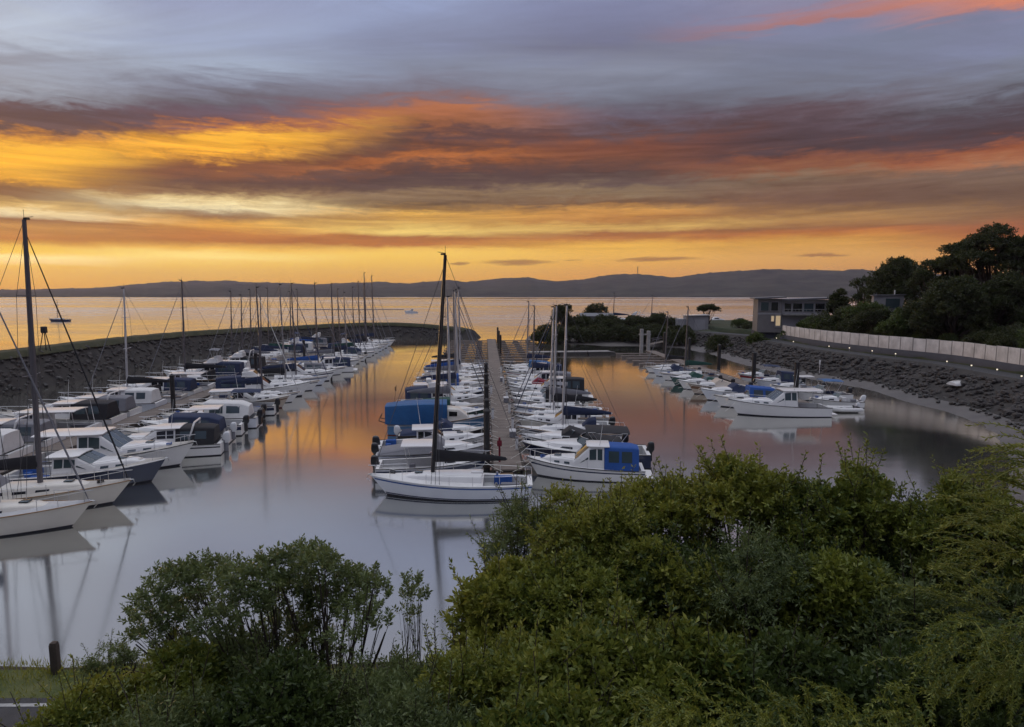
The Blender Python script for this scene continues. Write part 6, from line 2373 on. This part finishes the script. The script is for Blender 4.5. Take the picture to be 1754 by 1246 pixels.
# feathery conifer at the right edge and the sprays along the bottom
def feathery(name, base, origin_pts, label, leaf, flen=.8, droop=.75, nn=34, nw=.012, nlen=.055, seed=1):
    base = Vector(base)
    root = empty(name, base)
    rr_ = random.Random(seed)
    st = MB()
    BB, AA = [], []
    for p, d in origin_pts:
        p = Vector(p) - base
        d = Vector(d).normalized()
        L_ = flen * rr_.uniform(.6, 1.25)
        P = []
        q = p.copy()
        for k in range(8):
            P.append(q.copy())
            dd_ = (d + Vector((0, 0, -droop * (k / 7) ** 1.3 * 1.4))).normalized()
            q = q + dd_ * (L_ / 7)
        st.tube(P, [.007 * (1 - .7 * k / 7) for k in range(8)], 4, False)
        side_ = d.cross(Vector((0, 0, 1)))
        if side_.length < .1:
            side_ = Vector((1, 0, 0))
        side_.normalize()
        for k in range(nn):
            f = (k + .5) / nn * 6.999
            i = int(f)
            c = P[i].lerp(P[i + 1], f - i)
            t_ = (P[i + 1] - P[i]).normalized()
            up_ = side_.cross(t_)
            a_ = k * 2.4
            AA.append(t_ * .9 + (side_ * math.cos(a_) + up_ * math.sin(a_)) * .75)
            BB.append(c)
    BB, AA = np.array(BB), np.array(AA)
    ln = nlen * RNG.uniform(.7, 1.3, len(BB))
    link('crown', leaf_mesh('crown', BB, AA, ln, np.full(len(BB), nw) * RNG.uniform(.8, 1.4, len(BB)), leaf, .1), root)
    link('fronds', st.mesh('fronds', leaf, 0), root)
    tag(root, label, 'shrub', 'feathery conifers on the near bank')
    return root


def frond_points(px0, px1, y0, y1, Y0, Y1, n, seed, left=-1.0):
    rr_ = random.Random(seed)
    out = []
    for _ in range(n):
        px = rr_.uniform(px0, px1)
        py = rr_.uniform(y0, y1)
        Y = rr_.uniform(Y0, Y1)
        c = at(px, py, Y)
        out.append((c, (left * rr_.uniform(.3, 1.1), rr_.uniform(-1.0, .2), rr_.uniform(-.1, .75))))
    return out


def conifer(px_edge, Y, label, seed):
    """leaning feathery conifer: fronds leave the stem in tiers and hang over"""
    rr_ = random.Random(seed)
    top = at(1775, 760, Y)
    bx, by = top.x + .3, top.y
    gz = land_z(bx, by)[0]
    pts = []
    for k in range(330):
        f = rr_.random() ** 1.1
        z = top.z - f * 3.6
        rad = .12 + .95 * min(1, f * 1.8) * rr_.uniform(.35, 1.0)
        a_ = rr_.uniform(math.pi * .55, math.pi * 1.75)
        pts.append(((bx + math.cos(a_) * rad, by + math.sin(a_) * rad, z), (math.cos(a_), math.sin(a_), rr_.uniform(.0, .8))))
    o_ = feathery('feathery_conifer', (bx, by, gz), pts, label, LF_YEL, .62, .8, 46, .013, .050, seed)
    mb_ = MB().tube([(0, 0, -.2), (.05, 0, (top.z - gz) * .55), (0, 0, (top.z - gz) * .80)], [.10, .06, .012], 7)
    link('trunk', mb_.mesh('trunk', M_BARK, 60), o_)


conifer(1590, 6.6, 'yellow-green feathery conifer leaning in from the right edge', 3)
b_ = at(1700, 1180, 5.6)
feathery('feathery_conifer', (b_.x, b_.y, land_z(b_.x, b_.y)[0]), frond_points(1600, 1790, 1060, 1200, 5.2, 6.0, 130, 9), 'drooping feathery sprays in the lower right corner', LF_BROAD, .5, .9, 40, .012, .045, 4)
b_ = at(1340, 1246, 5.0)
feathery('feathery_conifer', (b_.x, b_.y, land_z(b_.x, b_.y)[0]), frond_points(1090, 1590, 1205, 1262, 4.6, 5.4, 190, 12, -.4), 'feathery green sprays along the bottom edge of the picture', LF_BROAD, .42, .8, 40, .012, .045, 6)

# rough grass along the verge, the timber post
m_pts, m_ax = [], []
rr_ = random.Random(8)
for _ in range(11000):
    x = rr_.uniform(-22, 2.5)
    y0 = 18.3 + (0.02 * x)
    off = rr_.choice((rr_.uniform(2.0, 3.85), rr_.uniform(2.0, 3.0), rr_.uniform(8.0, 9.5)))
    y = 18.6 - off + x * .012
    z = 2.5 if off < 2.6 else 2.6
    m_pts.append((x, y, z - .02))
    m_ax.append((rr_.uniform(-.5, .5), rr_.uniform(-.5, .5), 1))
gr = link('verge_grass', leaf_mesh('verge_grass', np.array(m_pts), np.array(m_ax), RNG.uniform(.06, .30, len(m_pts)), RNG.uniform(.012, .03, len(m_pts)), LF_YEL, .1))
tag(gr, 'rough grass on the road verge', 'grass', kind='stuff')
p = G(96, 1150, 2.6)
po = empty('timber_post', (p.x, p.y, 2.5))
MB().rbox((0, 0, .40), (.19, .19, .92), .03).build('shaft', M_WOODD, po)
MB().rbox((0, 0, .88), (.16, .16, .05), .02).build('weathered_top', M_WOODD, po)
tag(po, 'short dark timber post on the road verge', 'post')
for k, (px, py, wpx, txt) in enumerate(((170, 1128, 60, 'low scraggly shrub on the bank beside the timber post'), (215, 1120, 50, 'low scraggly shrub between timber post and small tree'))):
    near_shrub(px, py - 14, wpx, 13.6, LF_OLIVE, txt, 130, 50, seed=70 + k, shoots=6, nlobe=5)
# ------------------------------------------------------------------ air: thin haze over the bay
hm = bpy.data.materials.new('haze')
hm.use_nodes = True
hm.node_tree.nodes.clear()
ht = NT(hm.node_tree)
pv = ht.n('ShaderNodeVolumePrincipled')
pv.inputs['Color'].default_value = (0.90, 0.76, 0.88, 1)
pv.inputs['Density'].default_value = 0.000065
pv.inputs['Anisotropy'].default_value = 0.2
ho = ht.n('ShaderNodeOutputMaterial')
ht.put(ho.inputs['Volume'], pv.outputs[0])
hz_ = MB().box((0, 3100, 107.5), (13200, 6700, 225)).build('haze', hm, None, 0)
tag(hz_, kind='stuff')
